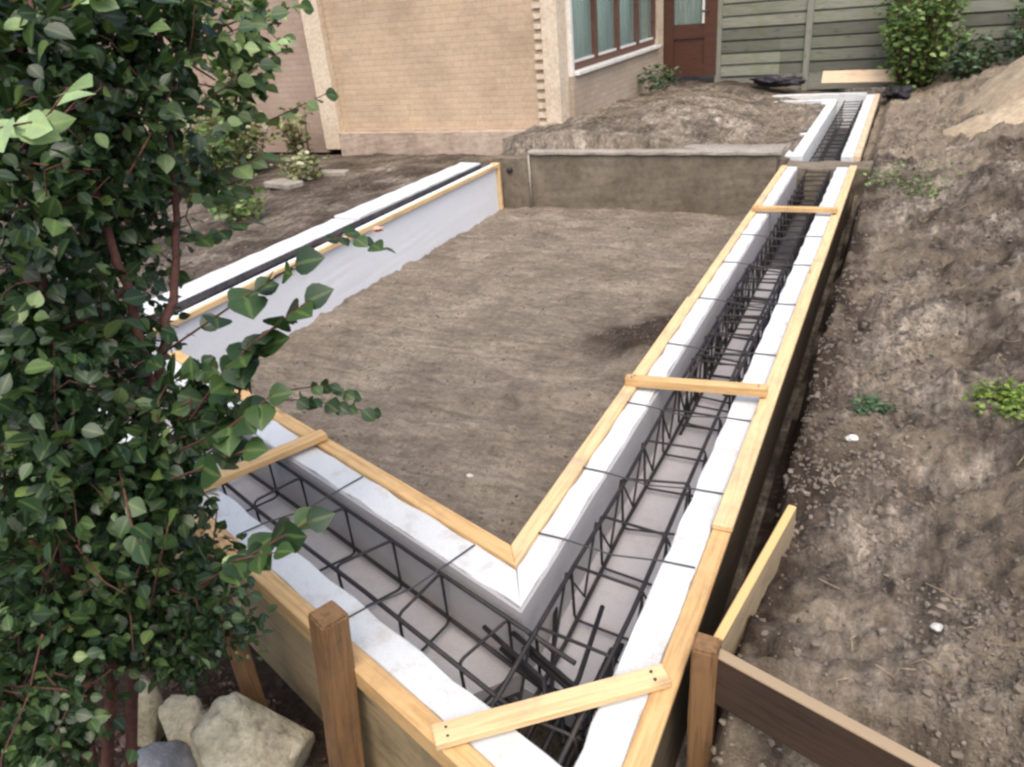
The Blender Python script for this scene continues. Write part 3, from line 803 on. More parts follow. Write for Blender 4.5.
# ------------------------------------------------------------------ house
hs = empty('brick_house', (-5.5, 9.5, 0), 'tan brick house with a toothed corner column and a brown window in its side', 'house')
HB, HT = 0.17, 2.75
prism('front_wall', [(-6.75, 8.55), (-3.77, 8.55), (-3.77, 8.8), (-6.75, 8.8)], HB, HT, 0, M['brick'], hs, bev=0)
prism('front_wall', [(-11.5, 8.50), (-7.03, 8.50), (-7.03, 8.8), (-11.5, 8.8)], -0.1, HT, 0, M['brick_pink'], hs, bev=0)
prism('pilaster', [(-7.027, 8.44), (-6.753, 8.44), (-6.753, 8.8), (-7.027, 8.8)], -0.05, HT, 0, M['cream'], hs)
prism('plinth', [(-6.752, 8.40), (-3.5, 8.40), (-3.5, 8.86), (-6.752, 8.86)], -0.5, HB - .003, 0, M['plinth'], hs, jit=0.004, cuts=20)
# toothed corner column
bm = bmesh.new()
addbox(bm, -3.765, -3.575, 8.50, 8.77, HB, HT - .002)
z = HB + 0.02
while z < HT - 0.06:
    addbox(bm, -3.868 + random.uniform(-.01, .01), -3.755, 8.512 + random.uniform(-.006, .006), 8.545, z, z + 0.056)
    z += 0.105
link('corner_column', bm_mesh(bm), M['cream'], hs, (0, 0, 0))
# side wall with its window: sill z .76, y 8.77 - 12.2
SX = -3.52
prism('side_wall', [(SX - .25, 8.775), (SX, 8.775), (SX, 12.55), (SX - .25, 12.55)], -0.1, 0.70, H2, M['brick_side'], hs, bev=0)
prism('side_wall', [(SX - .25, 8.775), (SX, 8.775), (SX, 8.83), (SX - .25, 8.83)], 0.703, HT, H2, M['white'], hs, bev=0)
prism('side_wall', [(SX - .25, 12.25), (SX, 12.25), (SX, 12.55), (SX - .25, 12.55)], 0.703, HT, H2, M['cream'], hs, bev=0)
prism('side_wall', [(SX - .25, 8.833), (SX, 8.833), (SX, 12.247), (SX - .25, 12.247)], 2.1, HT, H2, M['brick_side'], hs, bev=0)
wn = empty('window', (SX, 10.5, 0.75), '', '')
del wn['label']; del wn['category']
wn.parent = hs; wn.location = Vector((SX, 10.5, 0.75)) - wloc(hs)
prism('sill', [(SX - .16, 8.836), (SX + .05, 8.836), (SX + .05, 12.244), (SX - .16, 12.244)], 0.704, 0.75, H2, M['white'], wn, bev=0.006)
NP = 4
ys = np.linspace(8.84, 12.24, NP + 1)
fr = bmesh.new()
addbox(fr, SX - .13, SX - .045, 8.84, 12.24, 0.752, 0.83)
addbox(fr, SX - .13, SX - .045, 8.84, 12.24, 2.02, 2.098)
for i, y in enumerate(ys):
    a = 0.035 if 0 < i < NP else 0.05
    y0_, y1_ = max(8.84, y - a), min(12.24, y + a)
    addbox(fr, SX - .128, SX - .03, y0_, y1_, 0.832, 2.018)
link('frame', bm_mesh(fr), M['mullion'], wn, (0, 0, 0))
for i in range(NP):
    link('pane', (lambda b_: (addbox(b_, SX - .095, SX - .087, ys[i] + .045, ys[i + 1] - .045, 0.83, 2.02), bm_mesh(b_))[1])(bmesh.new()), M['glass'], wn, (0, 0, 0))
    fl = bmesh.new(); addbox(fl, SX - .085, SX - .05, ys[i] + .06, ys[i + 1] - .06, 0.832, 0.858)
    link('glazing_bead', bm_mesh(fl), M['white'], wn, (0, 0, 0))
# wavy curtains
def curtain(name, p0, p1, z0, z1, mat, parent, amp=0.02, nseg=60, waves=14):
    p0, p1 = Vector(p0), Vector(p1)
    d = (p1 - p0); nrm = Vector((d.y, -d.x)).normalized()
    bm = bmesh.new(); pr = None
    for i in range(nseg + 1):
        f = i / nseg
        p = p0 + d * f + nrm * amp * math.sin(f * waves * 2 * math.pi)
        a = bm.verts.new((p.x, p.y, z0)); b2 = bm.verts.new((p.x, p.y, z1))
        if pr: bm.faces.new((pr[0], a, b2, pr[1]))
        pr = (a, b2)
    me = bm_mesh(bm, True)
    o = link(name, me, mat, parent, (0, 0, 0))
    sm = o.modifiers.new('solid', 'SOLIDIFY'); sm.thickness = 0.003
    return o
curtain('curtain', (SX - .2, 8.86), (SX - .2, 11.5), 0.78, 2.08, M['curtain'], wn)
prism('roof', [(-11.8, 8.2), (-3.15, 8.2), (-3.15, 12.9), (-11.8, 12.9)], HT + .003, HT + .2, 0, M['roof'], hs)
prism('back_wall', [(-11.5, 12.56), (SX - .3, 12.56), (SX - .3, 12.75), (-11.5, 12.75)], -0.1, HT, 0, M['brick'], hs, bev=0)
prism('floor_slab', [(-11.4, 8.87), (-3.8, 8.87), (-3.8, 12.5), (-11.4, 12.5)], -0.1, 0.12, 0, M['plinth'], hs, bev=0)
# door return at the back right of the house
DY = 12.56
prism('door_surround', [(-3.62, DY), (-3.545, DY), (-3.545, DY + .16), (-3.62, DY + .16)], 0.1, HT, 0, M['cream'], hs)
dr = empty('door', (-3.2, DY, 0.28), '', '')
del dr['label']; del dr['category']
dr.parent = hs; dr.location = Vector((-3.2, DY, 0.28)) - wloc(hs)
bm = bmesh.new()
addbox(bm, -3.54, -3.37, DY + .02, DY + .09, 0.25, 2.35)
addbox(bm, -2.90, -2.72, DY + .02, DY + .09, 0.25, 2.35)
addbox(bm, -3.368, -2.902, DY + .02, DY + .09, 0.78, 0.98)
addbox(bm, -3.368, -2.902, DY + .02, DY + .09, 0.25, 0.40)
addbox(bm, -3.368, -2.902, DY + .02, DY + .09, 2.2, 2.35)
link('door_frame', bm_mesh(bm), M['redwood'], dr, (0, 0, 0))
bm = bmesh.new(); addbox(bm, -3.366, -2.904, DY + .045, DY + .075, 0.402, 0.778)
link('door_panel', bm_mesh(bm), M['redwood'], dr, (0, 0, 0))
bm = bmesh.new(); addbox(bm, -3.366, -2.904, DY + .05, DY + .056, 0.982, 2.198)
link('pane', bm_mesh(bm), M['glass'], dr, (0, 0, 0))
curtain('curtain', (-3.37, DY + .11), (-2.9, DY + .11), 0.95, 2.25, M['curtain_white'], dr, 0.012, 40, 4)
bm = bmesh.new(); addbox(bm, -2.93, -2.90, DY - .012, DY + .018, 0.983, 2.198)
link('glazing_bead', bm_mesh(bm), M['white'], dr, (0, 0, 0))
link('handle', tube_mesh([[(-2.84, DY + .02, 1.15), (-2.84, DY - .02, 1.15), (-2.93, DY - .022, 1.15)]], 0.009, 8), M['wire'], dr, (0, 0, 0))

# ------------------------------------------------------------------ fence
fn = empty('board_fence', (-0.5, 12.7, 0.15), 'grey green weathered fence of horizontal boards behind the site', 'fence')
FY = 12.68
posts_x = [-2.70, -1.42, 0.42, 2.22, 4.02, 5.82]
for x in posts_x:
    beam('fence_post', (x, FY, -0.2), (x, FY, 1.95), 0.085, 0.085, M['fence_post'], fn, up=(0, 1, 0))
for i in range(len(posts_x) - 1):
    x0, x1 = posts_x[i] + .045, posts_x[i + 1] - .045
    bm = bmesh.new(); z = 0.20; k = 0
    while z < 1.85:
        hh = 0.168
        tw = R(random.uniform(-.22, .22))
        for yo, zo, bh in ((FY + random.uniform(-.004, .004), z + hh / 2, 0.138 + random.uniform(-.006, .006)), (FY + 0.034, z + hh, 0.10)):
            mt = Matrix.Translation(((x0 + x1) / 2, yo, zo)) @ Matrix.Rotation(tw, 4, 'Y') @ Matrix.Rotation(R(random.uniform(-2, 4)), 4, 'X') @ Matrix.Diagonal((x1 - x0, 0.018, bh, 1))
            bmesh.ops.create_cube(bm, size=1, matrix=mt)
        z += hh; k += 1
    me = bm_mesh(bm)
    me.transform(Matrix.Translation((-(x0 + x1) / 2, -FY, -1)))
    link('fence_panel', me, M['fence'], fn, ((x0 + x1) / 2, FY, 1))
beam('gravel_board', (-2.66, FY + .03, 0.08), (5.8, FY + .03, 0.08), 0.03, 0.2, M['fence_post'], fn)

# board, dark lump by the fence
o = beam('plank', (-1.14, 12.2, 0.20), (-0.16, 12.17, 0.19), 0.03, 0.17, M['beige_board'], None, up=(0, 0.5, 1), seg=4)
tag(o, 'beige board lying on edge below the fence at the far end of the formwork', 'plank')

def blob(name, c, r, mat, label, cat, seed=0, amp=0.3, sub=3, group=None, freq=1.3, flat=False, rot=0, facet=False):
    bm = bmesh.new()
    bmesh.ops.create_icosphere(bm, subdivisions=sub, radius=1)
    from mathutils import noise as mn
    for v in bm.verts:
        p = v.co.copy()
        d = 1 + amp * mn.noise(p * freq + Vector((seed * 3.1, seed * 1.7, seed))) + amp * .5 * mn.noise(p * freq * 2.4 + Vector((seed, 5, seed * 2))) + amp * .22 * mn.noise(p * freq * 6 + Vector((seed, 2, 9)))
        if facet:
            # chip flat faces off the lump
            for q in facets[seed % len(facets)]:
                t = p.normalized().dot(q[0])
                if t * d > q[1]: d = q[1] / t
        v.co = p * d
    bmesh.ops.scale(bm, vec=r, verts=bm.verts)
    me = bm_mesh(bm, True)
    o = link(name, me, mat, None, c, Matrix.Rotation(rot, 3, 'Z').to_quaternion())
    if label: tag(o, label, cat, group)
    return o
facets = []
for s in range(8):
    rr = random.Random(s + 40)
    facets.append([(Vector((rr.uniform(-1, 1), rr.uniform(-1, 1), rr.uniform(-.6, 1))).normalized(), rr.uniform(0.55, 0.85)) for _ in range(12)])
# dark sheet crumpled over a prop at the fence foot
o = blob('dark_lump', (-1.72, 12.2, 0.17), (0.25, 0.16, 0.06), M['blacklump'], 'dark crumpled plastic sheet lying at the foot of the fence', 'plastic sheet', 2, 0.9, 4)
blob('dark_lump', (-0.17, 11.75, 0.02), (0.15, 0.24, 0.08), M['blacklump'], 'dark shrub stump under the leafy shrub at the end of the formwork', 'plastic sheet', 5, 0.9, 4)  # dark shrub stump, shaped as a crumpled lump

# ------------------------------------------------------------------ sand pile
def heap(name, cx, cy, rx, ry, hgt, mat, label, cat, seed, rot=0.0, base=-0.05, rough=0.12):
    n_ = 90
    u = np.linspace(-1, 1, n_)
    A, B = np.meshgrid(u, u)
    rr = np.sqrt(A ** 2 + B ** 2)
    prof = np.clip(1 - rr, -0.02, 1)
    hh = hgt * (np.where(prof > 0, 1 - (1 - np.minimum(prof, 1)) ** 1.05, prof))
    Xw = cx + rx * (A * math.cos(rot) - B * math.sin(rot)); Yw = cy + ry * (A * math.sin(rot) + B * math.cos(rot))
    hh = hh + (rough * fbm(Xw * 1.8, Yw * 1.8, 5, seed) + 0.04 * fbm(Xw * 9, Yw * 9, 4, seed + 3)) * np.clip(prof * 4, 0, 1)
    Zw = base + hh - 0.35 * (prof <= 0)
    v = np.stack([Xw - cx, Yw - cy, Zw - base], -1).reshape(-1, 3)
    ii = np.arange(n_ * n_).reshape(n_, n_)
    f = np.stack([ii[:-1, :-1], ii[:-1, 1:], ii[1:, 1:], ii[1:, :-1]], -1).reshape(-1, 4)
    o = link(name, np_mesh(v, f), mat, None, (cx, cy, base))
    return tag(o, label, cat)
heap('sand_pile', 2.03, 9.7, 1.75, 1.9, 1.45, M['sandpile'], 'pale heap of building sand at the edge of the site near the shrub', 'sand pile', 71, rough=0.25)
heap('sand_pile', 1.05, 8.3, 0.75, 0.55, 0.36, M['sandpile'], 'small low spill of sand in front of the big pale sand heap', 'sand pile', 79, base=0.12, rough=0.1)

# ------------------------------------------------------------------ foliage
def leaf_template():
    st = [(0.10, 0.24), (0.28, 0.43), (0.48, 0.47), (0.68, 0.37), (0.86, 0.17)]
    def z(t): return -0.16 * t * t
    v = [(0, 0, 0)]
    for t, wd in st:
        v += [(t, -wd * .72, z(t) + wd * .20), (t, 0, z(t)), (t, wd * .72, z(t) + wd * .20)]
    v.append((1, 0, z(1)))
    f = [(0, 1, 2, 2), (0, 2, 3, 3)]
    for i in range(len(st) - 1):
        q = 1 + 3 * i
        f += [(q, q + 3, q + 4, q + 1), (q + 1, q + 4, q + 5, q + 2)]
    q = 1 + 3 * (len(st) - 1); e = q + 3
    f += [(q, e, q + 1, q + 1), (q + 1, e, q + 2, q + 2)]
    return np.array(v, float), f
LV, LF = leaf_template()
LTRI = []
for a in LF:
    if a[2] == a[3]: LTRI.append((a[0], a[1], a[2]))
    else: LTRI += [(a[0], a[1], a[2]), (a[0], a[2], a[3])]
LTRI = np.array(LTRI)

def leaves_mesh(pos, dirs, norms, size, width, var):
    """arrays of base points, directions, normals, lengths -> one mesh of leaves"""
    d = dirs / np.linalg.norm(dirs, axis=1, keepdims=True)
    nn = norms - d * np.sum(norms * d, 1, keepdims=True)
    nn /= np.linalg.norm(nn, axis=1, keepdims=True) + 1e-9
    s = np.cross(nn, d)
    v = (pos[:, None, :] + size[:, None, None] * (LV[None, :, 0:1] * d[:, None, :] + (LV[None, :, 1:2] * width[:, None, None]) * s[:, None, :] + LV[None, :, 2:3] * nn[:, None, :]))
    k = len(LV); N = len(pos)
    f = (LTRI[None] + (np.arange(N) * k)[:, None, None]).reshape(-1, 3)
    me = np_mesh(v.reshape(-1, 3), f)
    ca = me.color_attributes.new('leafvar', 'FLOAT_COLOR', 'POINT')
    col = np.repeat(var, k)
    rib = np.tile(np.isin(np.arange(k), (0, 2, 5, 8, 11, 14, 16)).astype(float), N)
    ca.data.foreach_set('color', np.stack([col, rib, col, np.ones_like(col)], -1).astype(np.float32).ravel())
    return me

def px(x, y, depth):
    c = Vector(((x - 512) / 760 * depth, -(y - 383.5) / 760 * depth, -depth))
    return Vector((0, 0, 1.6)) + CAM_ROT @ c

def rand_dirs(n, upbias=0.7):
    v = rng.normal(size=(n, 3)); v /= np.linalg.norm(v, axis=1, keepdims=True)
    v[:, 2] += upbias
    return v / np.linalg.norm(v, axis=1, keepdims=True)

# the big shrub on the left: crown clumps measured where they stand (centre, radius, leaf count, leaf length)
SHB = Vector((-1.86, 0.62, -0.58))
clumps = []
def cl(x, y, d, r, n, L, spread=1.0): clumps.append((px(x, y, d), r, n, L, spread))
cl(35, 40, 1.55, .25, 300, .055); cl(110, 120, 1.6, .20, 260, .052); cl(150, 30, 1.75, .20, 230, .05)
cl(20, 200, 1.5, .24, 260, .052); cl(110, 215, 1.75, .17, 180, .05); cl(60, 330, 1.6, .22, 240, .05)
cl(20, 450, 1.5, .26, 300, .052); cl(120, 460, 1.6, .19, 260, .052); cl(175, 420, 1.55, .09, 55, .052); cl(195, 395, 1.55, .085, 30, .052); cl(238, 400, 1.5, .06, 12, .058)
cl(160, 500, 1.65, .12, 120, .046); cl(60, 560, 1.6, .25, 380, .042); cl(165, 570, 1.75, .17, 260, .038); cl(205, 620, 1.85, .10, 120, .034)
cl(20, 690, 1.5, .22, 520, .034); cl(100, 625, 1.7, .14, 320, .034); cl(30, 750, 1.6, .13, 260, .034); cl(150, 625, 1.8, .12, 220, .034); cl(205, 570, 1.8, .09, 90, .036); cl(228, 630, 1.95, .08, 70, .034); cl(185, 655, 1.95, .09, 120, .034)
cl(5, 330, 1.7, .22, 260, .05); cl(90, 300, 2.4, .30, 300, .05); cl(5, 560, 1.9, .3, 300, .045); cl(25, 120, 1.75, .22, 240, .05); cl(215, 80, 2.2, .15, 60, .05); cl(240, 20, 2.2, .16, 70, .05); cl(185, 160, 1.9, .10, 45, .05)
cl(60, 150, 2.2, .32, 330, .05); cl(40, 380, 2.2, .34, 330, .05); cl(60, 590, 2.15, .30, 330, .045); cl(10, 20, 2.3, .3, 200, .05)
pos, dr_, nr, sz, wd, vr = [], [], [], [], [], []
stems = []
for c, r, n_, L, spread in clumps:
    n_ = int(n_ * 2.5); L *= random.uniform(0.66, 0.88); pale = 0.38 if (c - px(230, 50, 2.2)).length < .16 else 0.0  # pale raises the leaf colour so these clumps look sunlit
    q = rng.normal(size=(n_, 3)); q /= np.linalg.norm(q, axis=1, keepdims=True)
    rad = r * (0.35 + 0.65 * rng.random(n_)) ** 0.8
    p = np.array(c) + q * rad[:, None] * np.array([1, 1, 0.95])
    # gather the leaves on twigs
    ntw = max(4, n_ // 9)
    anchors = np.array(c) + (lambda z_: z_ / np.linalg.norm(z_, axis=1, keepdims=True))(rng.normal(size=(ntw, 3))) * (r * rng.uniform(.6, 1.05, ntw))[:, None]
    near = rng.integers(0, ntw, n_)
    fr_ = rng.random(n_) * .62 + .38
    a = anchors[near]
    base = np.array(c) + (a - np.array(c)) * fr_[:, None] + rng.normal(size=(n_, 3)) * 0.020
    out_ = (a - np.array(c)); out_ /= np.linalg.norm(out_, axis=1, keepdims=True)
    dd = out_ * 0.7 + rng.normal(size=(n_, 3)) * 0.75 + np.array([0, 0, -0.15])
    pos.append(base); dr_.append(dd); nr.append(rand_dirs(n_, 1.0))
    sz.append(L * rng.uniform(.45, 1.3, n_)); wd.append(rng.uniform(.95, 1.35, n_))
    v_ = np.clip(rng.beta(1.5, 3.2, n_) * 1.1 + (rng.random(n_) < 0.03) * 0.45 + pale + (0.04 if c.z < 0.75 else 0), 0, 1)
    vr.append(v_)
    for t in range(0, ntw, 5):
        A = Vector(anchors[t]); st_ = Vector(c).lerp(A, .25) + Vector(rng.normal(size=3) * r * .3)
        stems.append(([st_, st_.lerp(A, .4) + Vector(rng.normal(size=3) * .018), st_.lerp(A, .75) + Vector(rng.normal(size=3) * .012), A], 0.0022))
def spray(pts, n_, L, bright=0.0, wid=1.4, hang=0.1, r=0.0028):
    P = [px(*p) for p in pts]
    stems.append((P, r))
    seg = []
    for i in range(len(P) - 1):
        for f in np.linspace(0, 1, 12, endpoint=False): seg.append(P[i].lerp(P[i + 1], f))
    seg.append(P[-1])
    ax_ = (P[-1] - P[0]).normalized()
    side = ax_.cross(Vector((0, 0, 1))).normalized()
    for k in range(n_):
        b_ = seg[min(len(seg) - 1, int((0.25 + 0.75 * (k + .5) / n_) * len(seg)))]
        sg = 1 if k % 2 else -1
        d_ = ax_ * random.uniform(.3, .9) + side * sg * random.uniform(.5, 1.0) + Vector((0, 0, random.uniform(-.4, .2) - hang))
        if k == n_ - 1: d_ = ax_ + Vector((0, 0, -.2))
        pos.append(np.array([b_])); dr_.append(np.array([d_])); nr.append(rand_dirs(1, 0.9) + np.array([[0.25, -0.75, 0.35]]))
        sz.append(np.array([L * random.uniform(.75, 1.15)])); wd.append(np.array([wid * random.uniform(.9, 1.15)]))
        vr.append(np.array([min(1, max(0, random.uniform(.15, .65) + bright))]))
spray([(150, 362, 1.6), (240, 300, 1.42), (300, 262, 1.38)], 9, .062)
spray([(215, 390, 1.45), (250, 345, 1.4), (310, 300, 1.36)], 9, .07)
spray([(190, 420, 1.5), (225, 370, 1.45), (262, 350, 1.42)], 9, .066)
spray([(180, 450, 1.5), (225, 430, 1.45), (272, 395, 1.42)], 9, .066)
spray([(170, 480, 1.5), (210, 465, 1.45), (246, 450, 1.42)], 6, .066)
spray([(200, 585, 1.55), (250, 555, 1.5), (312, 520, 1.46)], 8, .062)
spray([(200, 590, 1.6), (235, 560, 1.5), (278, 552, 1.45)], 5, .06)
spray([(300, 250, 2.0), (345, 235, 2.0), (385, 250, 2.0)], 7, .05)
spray([(150, 230, 1.8), (195, 240, 1.8), (250, 220, 1.8)], 9, .05)
spray([(130, 190, 1.9), (200, 180, 2.0), (262, 158, 2.0)], 11, .055, .25)  # upper right sprays from here are tinted paler to read as sunlit
spray([(120, 120, 1.8), (190, 110, 1.9), (280, 52, 2.1)], 14, .05, .3)
spray([(140, 60, 1.8), (210, 40, 1.9), (290, 8, 2.0)], 14, .05, .3)
spray([(150, 150, 2.0), (200, 140, 2.1), (245, 110, 2.2)], 16, .046, .45)
spray([(160, 190, 2.0), (205, 200, 2.1), (240, 190, 2.2)], 12, .048, .3)
spray([(180, 20, 2.0), (235, 50, 2.1), (285, 40, 2.2)], 18, .044, .5)
spray([(180, 80, 2.1), (230, 90, 2.2), (262, 75, 2.3)], 12, .046, .4)
spray([(200, 0, 2.1), (250, 15, 2.2), (300, 5, 2.3)], 12, .05, .45)
spray([(200, 110, 2.2), (270, 120, 2.3), (330, 92, 2.4)], 8, .05, .3)
spray([(20, 150, 1.25), (45, 120, 1.18), (68, 88, 1.12)], 4, .066, .62)
spray([(-30, 130, 1.2), (0, 128, 1.15), (32, 122, 1.12)], 4, .06, .55)
spray([(60, 10, 1.4), (85, 0, 1.3), (100, -8, 1.3)], 5, .05, .55)
spray([(120, 470, 1.5), (130, 520, 1.45), (140, 545, 1.42)], 5, .042, .2)
spray([(150, 610, 1.6), (160, 560, 1.55), (170, 520, 1.5)], 5, .04, .2)
spray([(270, 400, 2.3), (310, 400, 2.4), (372, 412, 2.5)], 16, .05, .05)
spray([(290, 390, 2.4), (325, 385, 2.45), (350, 395, 2.5)], 12, .048, .1)
sh = empty('shrub', SHB, 'big dark green leafy shrub filling the left side in front of the formwork', 'shrub')
lm = leaves_mesh(np.concatenate(pos), np.concatenate(dr_), np.concatenate(nr), np.concatenate(sz), np.concatenate(wd), np.concatenate(vr))
link('foliage', lm, M['leaf'], sh, (0, 0, 0))
# main stems
mains = [[SHB, px(118, 600, 1.75), px(148, 380, 1.7), px(128, 285, 1.65), px(95, 180, 1.6), px(60, 40, 1.55)],
         [SHB + Vector((.05, .06, 0)), px(135, 580, 1.85), px(152, 400, 1.75), px(172, 300, 1.75), px(176, 200, 1.8), px(160, 30, 1.8)],
         [SHB + Vector((-.1, 0, 0)), px(70, 600, 1.7), px(60, 420, 1.65), px(40, 250, 1.6), px(20, 40, 1.6)],
         [SHB + Vector((-.14, .08, 0)), px(80, 580, 2.0), px(60, 380, 2.1), px(60, 150, 2.1), px(30, 0, 2.2)],
         [px(152, 400, 1.72), px(215, 390, 1.6), px(240, 350, 1.5)],
         [SHB + Vector((.08, -.05, 0)), px(60, 660, 1.7), px(60, 600, 1.6), px(30, 540, 1.55)]]
for i, p in enumerate(mains):
    # smooth
    pts = []
    for k in range(len(p) - 1):
        for f in np.linspace(0, 1, 5, endpoint=False):
            q = p[k].lerp(p[k + 1], f)
            pts.append(q + Vector(rng.normal(size=3) * .004))
    pts.append(p[-1])
    link('stem', tube_mesh([pts], 0.016 if i < 4 else 0.008, 8, taper=0.35), M['stem'], sh, (0, 0, 0))
twigs = []
for c, r, n_, L, spread in clumps:
    best = min((q for p in mains for q in p), key=lambda q: (q - c).length)
    twigs.append(([best, best.lerp(c, .5) + Vector((0, 0, -.02)), c], 0.005))
tw = stems + twigs
link('twigs', tube_mesh([t[0] for t in tw], [t[1] for t in tw], 5, taper=0.5), M['stem'], sh, (0, 0, 0))['kind'] = 'stuff'

def on_ground(x, y, dz=0.0):
    o_ = Vector((0, 0, 1.6)); d_ = px(x, y, 1.0) - o_
    t = 0.8
    while t < 30:
        q = o_ + d_ * t
        if q.z < ground_z(q.x, q.y): break
        t += 0.01
    return (q.x, q.y, ground_z(q.x, q.y) + dz)

def plant(name, base, hgt, rad, nst, n_leaf, L, mat, label, cat, group=None, lean=0.4, var=(0, 1), stem=True, wid=0.9, low=0.1):
    root = empty(name, base, label, cat, group)
    b0 = Vector(base)
    paths = []; P_, D_, N_, S_, V_ = [], [], [], [], []
    for s in range(nst):
        a = random.uniform(0, 2 * math.pi); rr = rad * math.sqrt(random.random())
        tip = b0 + Vector((math.cos(a) * rr, math.sin(a) * rr, hgt * random.uniform(.55, 1) * (1 - .35 * (rr / rad) ** 2)))
        mid = b0.lerp(tip, .5) + Vector((math.cos(a) * rr * lean * -.3, math.sin(a) * rr * lean * -.3, hgt * .08))
        root_ = b0 + Vector((math.cos(a) * .45 * rr, math.sin(a) * .45 * rr, 0)); mid = root_.lerp(tip, .5) + Vector((0, 0, hgt * .06)); paths.append([root_, mid, tip])
        for k in range(n_leaf // nst):
            f = random.uniform(low, 1) ** .8
            p = (root_.lerp(mid, f * 2) if f < .5 else mid.lerp(tip, f * 2 - 1)) + Vector((random.gauss(0, 1), random.gauss(0, 1), random.gauss(0, .8))) * rad * .13
            P_.append(p); an = random.uniform(0, 2 * math.pi)
            D_.append((math.cos(an), math.sin(an), random.uniform(-.4, .6))); S_.append(L * random.uniform(.6, 1.25)); V_.append(random.uniform(*var))
    k = len(P_)
    me = leaves_mesh(np.array(P_), np.array(D_), rand_dirs(k, .9), np.array(S_), rng.uniform(wid * .8, wid * 1.2, k), np.array(V_))
    link('foliage', me, mat, root, (0, 0, 0))
    if stem:
        link('stems', tube_mesh(paths, max(.0025, hgt * .008), 5, taper=.4), M['stem'], root, (0, 0, 0))
    return root
plant('shrub', (0.0, 12.2, 0.05), 1.75, 0.52, 40, 3300, .085, M['leaf_mid'], 'bright green leafy shrub growing against the fence beside the beige board', 'shrub', low=.02)
plant('shrub', (1.5, 12.3, 0.1), 1.2, 0.65, 26, 1300, .08, M['leaf_dull'], 'dull green low shrub between the fence and the big sand heap', 'shrub', low=.05)
plant('shrub', (0.62, 12.2, 0.1), 0.65, 0.4, 20, 700, .07, M['leaf_dull'], 'small dark shrub at the fence between the bright shrub and the sand heap', 'shrub', low=.05)
# garden by the house
plant('garden_plant', (-6.2, 6.9, -0.1), 0.38, 0.35, 14, 170, .08, M['leaf_pale'], 'pale leafy plant growing in front of the pinkish house wall', 'plant', 'plants by the house')
plant('garden_plant', (-7.1, 8.05, -0.1), 0.85, 0.30, 14, 200, .10, M['leaf_pale'], 'tall pale plant standing against the cream pilaster of the house', 'plant', 'plants by the house')
plant('garden_plant', (-7.6, 7.4, -0.1), 1.1, 0.65, 26, 800, .11, M['leaf_pale'], 'wide yellowish plant left of the cream pilaster, partly behind the shrub', 'plant', 'plants by the house')
plant('garden_plant', (-5.6, 5.3, -0.1), 0.40, 0.30, 14, 220, .08, M['leaf_mid'], 'low green plant on the dark soil just behind the narrow formwork', 'plant', 'plants by the house')
plant('garden_plant', (-7.2, 6.4, -0.1), 1.0, 0.6, 24, 620, .10, M['leaf_mid'], 'green plant seen through the gaps at the edge of the big shrub', 'plant', 'plants by the house')
plant('garden_plant', (-3.25, 11.2, 0.2), 0.42, 0.32, 16, 260, .09, M['leaf_dull'], 'dusty grey green plant below the brown window of the house', 'plant', 'plants by the house', wid=.5)
plant('weed', on_ground(868, 412), 0.05, 0.09, 14, 220, .024, M['leaf_dull'], 'small dark green weed in the middle of the soil bank', 'weed', 'weeds on the soil bank')
plant('weed', on_ground(1012, 408), 0.05, 0.17, 26, 700, .022, M['leaf_bright'], 'bright yellow green clump of weeds at the right edge of the soil bank', 'weed', 'weeds on the soil bank')
plant('weed', (0.15, 6.6, ground_z(0.15, 6.6)), 0.05, 0.45, 50, 700, .03, M['leaf_mid'], 'thin patch of green weeds on the bank beside the end of the long formwork', 'weed', 'weeds on the soil bank')
plant('weed', (-0.12, 1.22, ground_z(-0.12, 1.22)), 0.12, 0.2, 14, 140, .04, M['leaf_mid'], 'green weeds in the hollow under the weathered board', 'weed', 'weeds on the soil bank')

# petals of a rose caught on the sprig above the white side
fp = px(378, 232, 2.0)
ang = np.linspace(0, 2 * math.pi, 9)[:-1]
fd = np.stack([np.cos(ang), np.sin(ang), np.where(np.arange(8) % 2, .9, .3)], -1)
fl_me = leaves_mesh(np.zeros((8, 3)), fd, np.tile([0, 0, 1.0], (8, 1)), np.full(8, .022), np.full(8, 1.5), np.full(8, .5))
tag(link('flower', fl_me, M['petal'], None, fp), 'small faded pink flower at the tip of a shrub sprig before the white formwork', 'flower')

# ------------------------------------------------------------------ rubble, stones, slab
blob('rubble_rock', (-1.60, 1.03, -0.50), (0.215, 0.16, 0.28), M['rock'], 'largest rounded lump of rubble, cream on one side, beside the brown post', 'rubble', 1, .32, 5, 'rubble under the shrub', 1.1, facet=True, rot=.3)
blob('rubble_rock', (-1.83, 0.99, -0.47), (0.075, 0.08, 0.27), M['rock_cream'], 'upright cream slab of rubble leaning on the largest lump', 'rubble', 3, .3, 4, 'rubble under the shrub', 1.4, facet=True, rot=.8)
blob('rubble_rock', (-2.04, 0.98, -0.46), (0.075, 0.07, 0.17), M['rock_cream'], 'small cream lump of rubble under the shrub leaves, farthest from the post', 'rubble', 6, .35, 4, 'rubble under the shrub', 1.5, facet=True)
blob('rubble_rock', (-1.80, 0.86, -0.47), (0.16, 0.11, 0.14), M['rock_grey'], 'blue grey lump of rubble lying in front of the cream pieces', 'rubble', 5, .25, 4, 'rubble under the shrub', 1.2, facet=True)
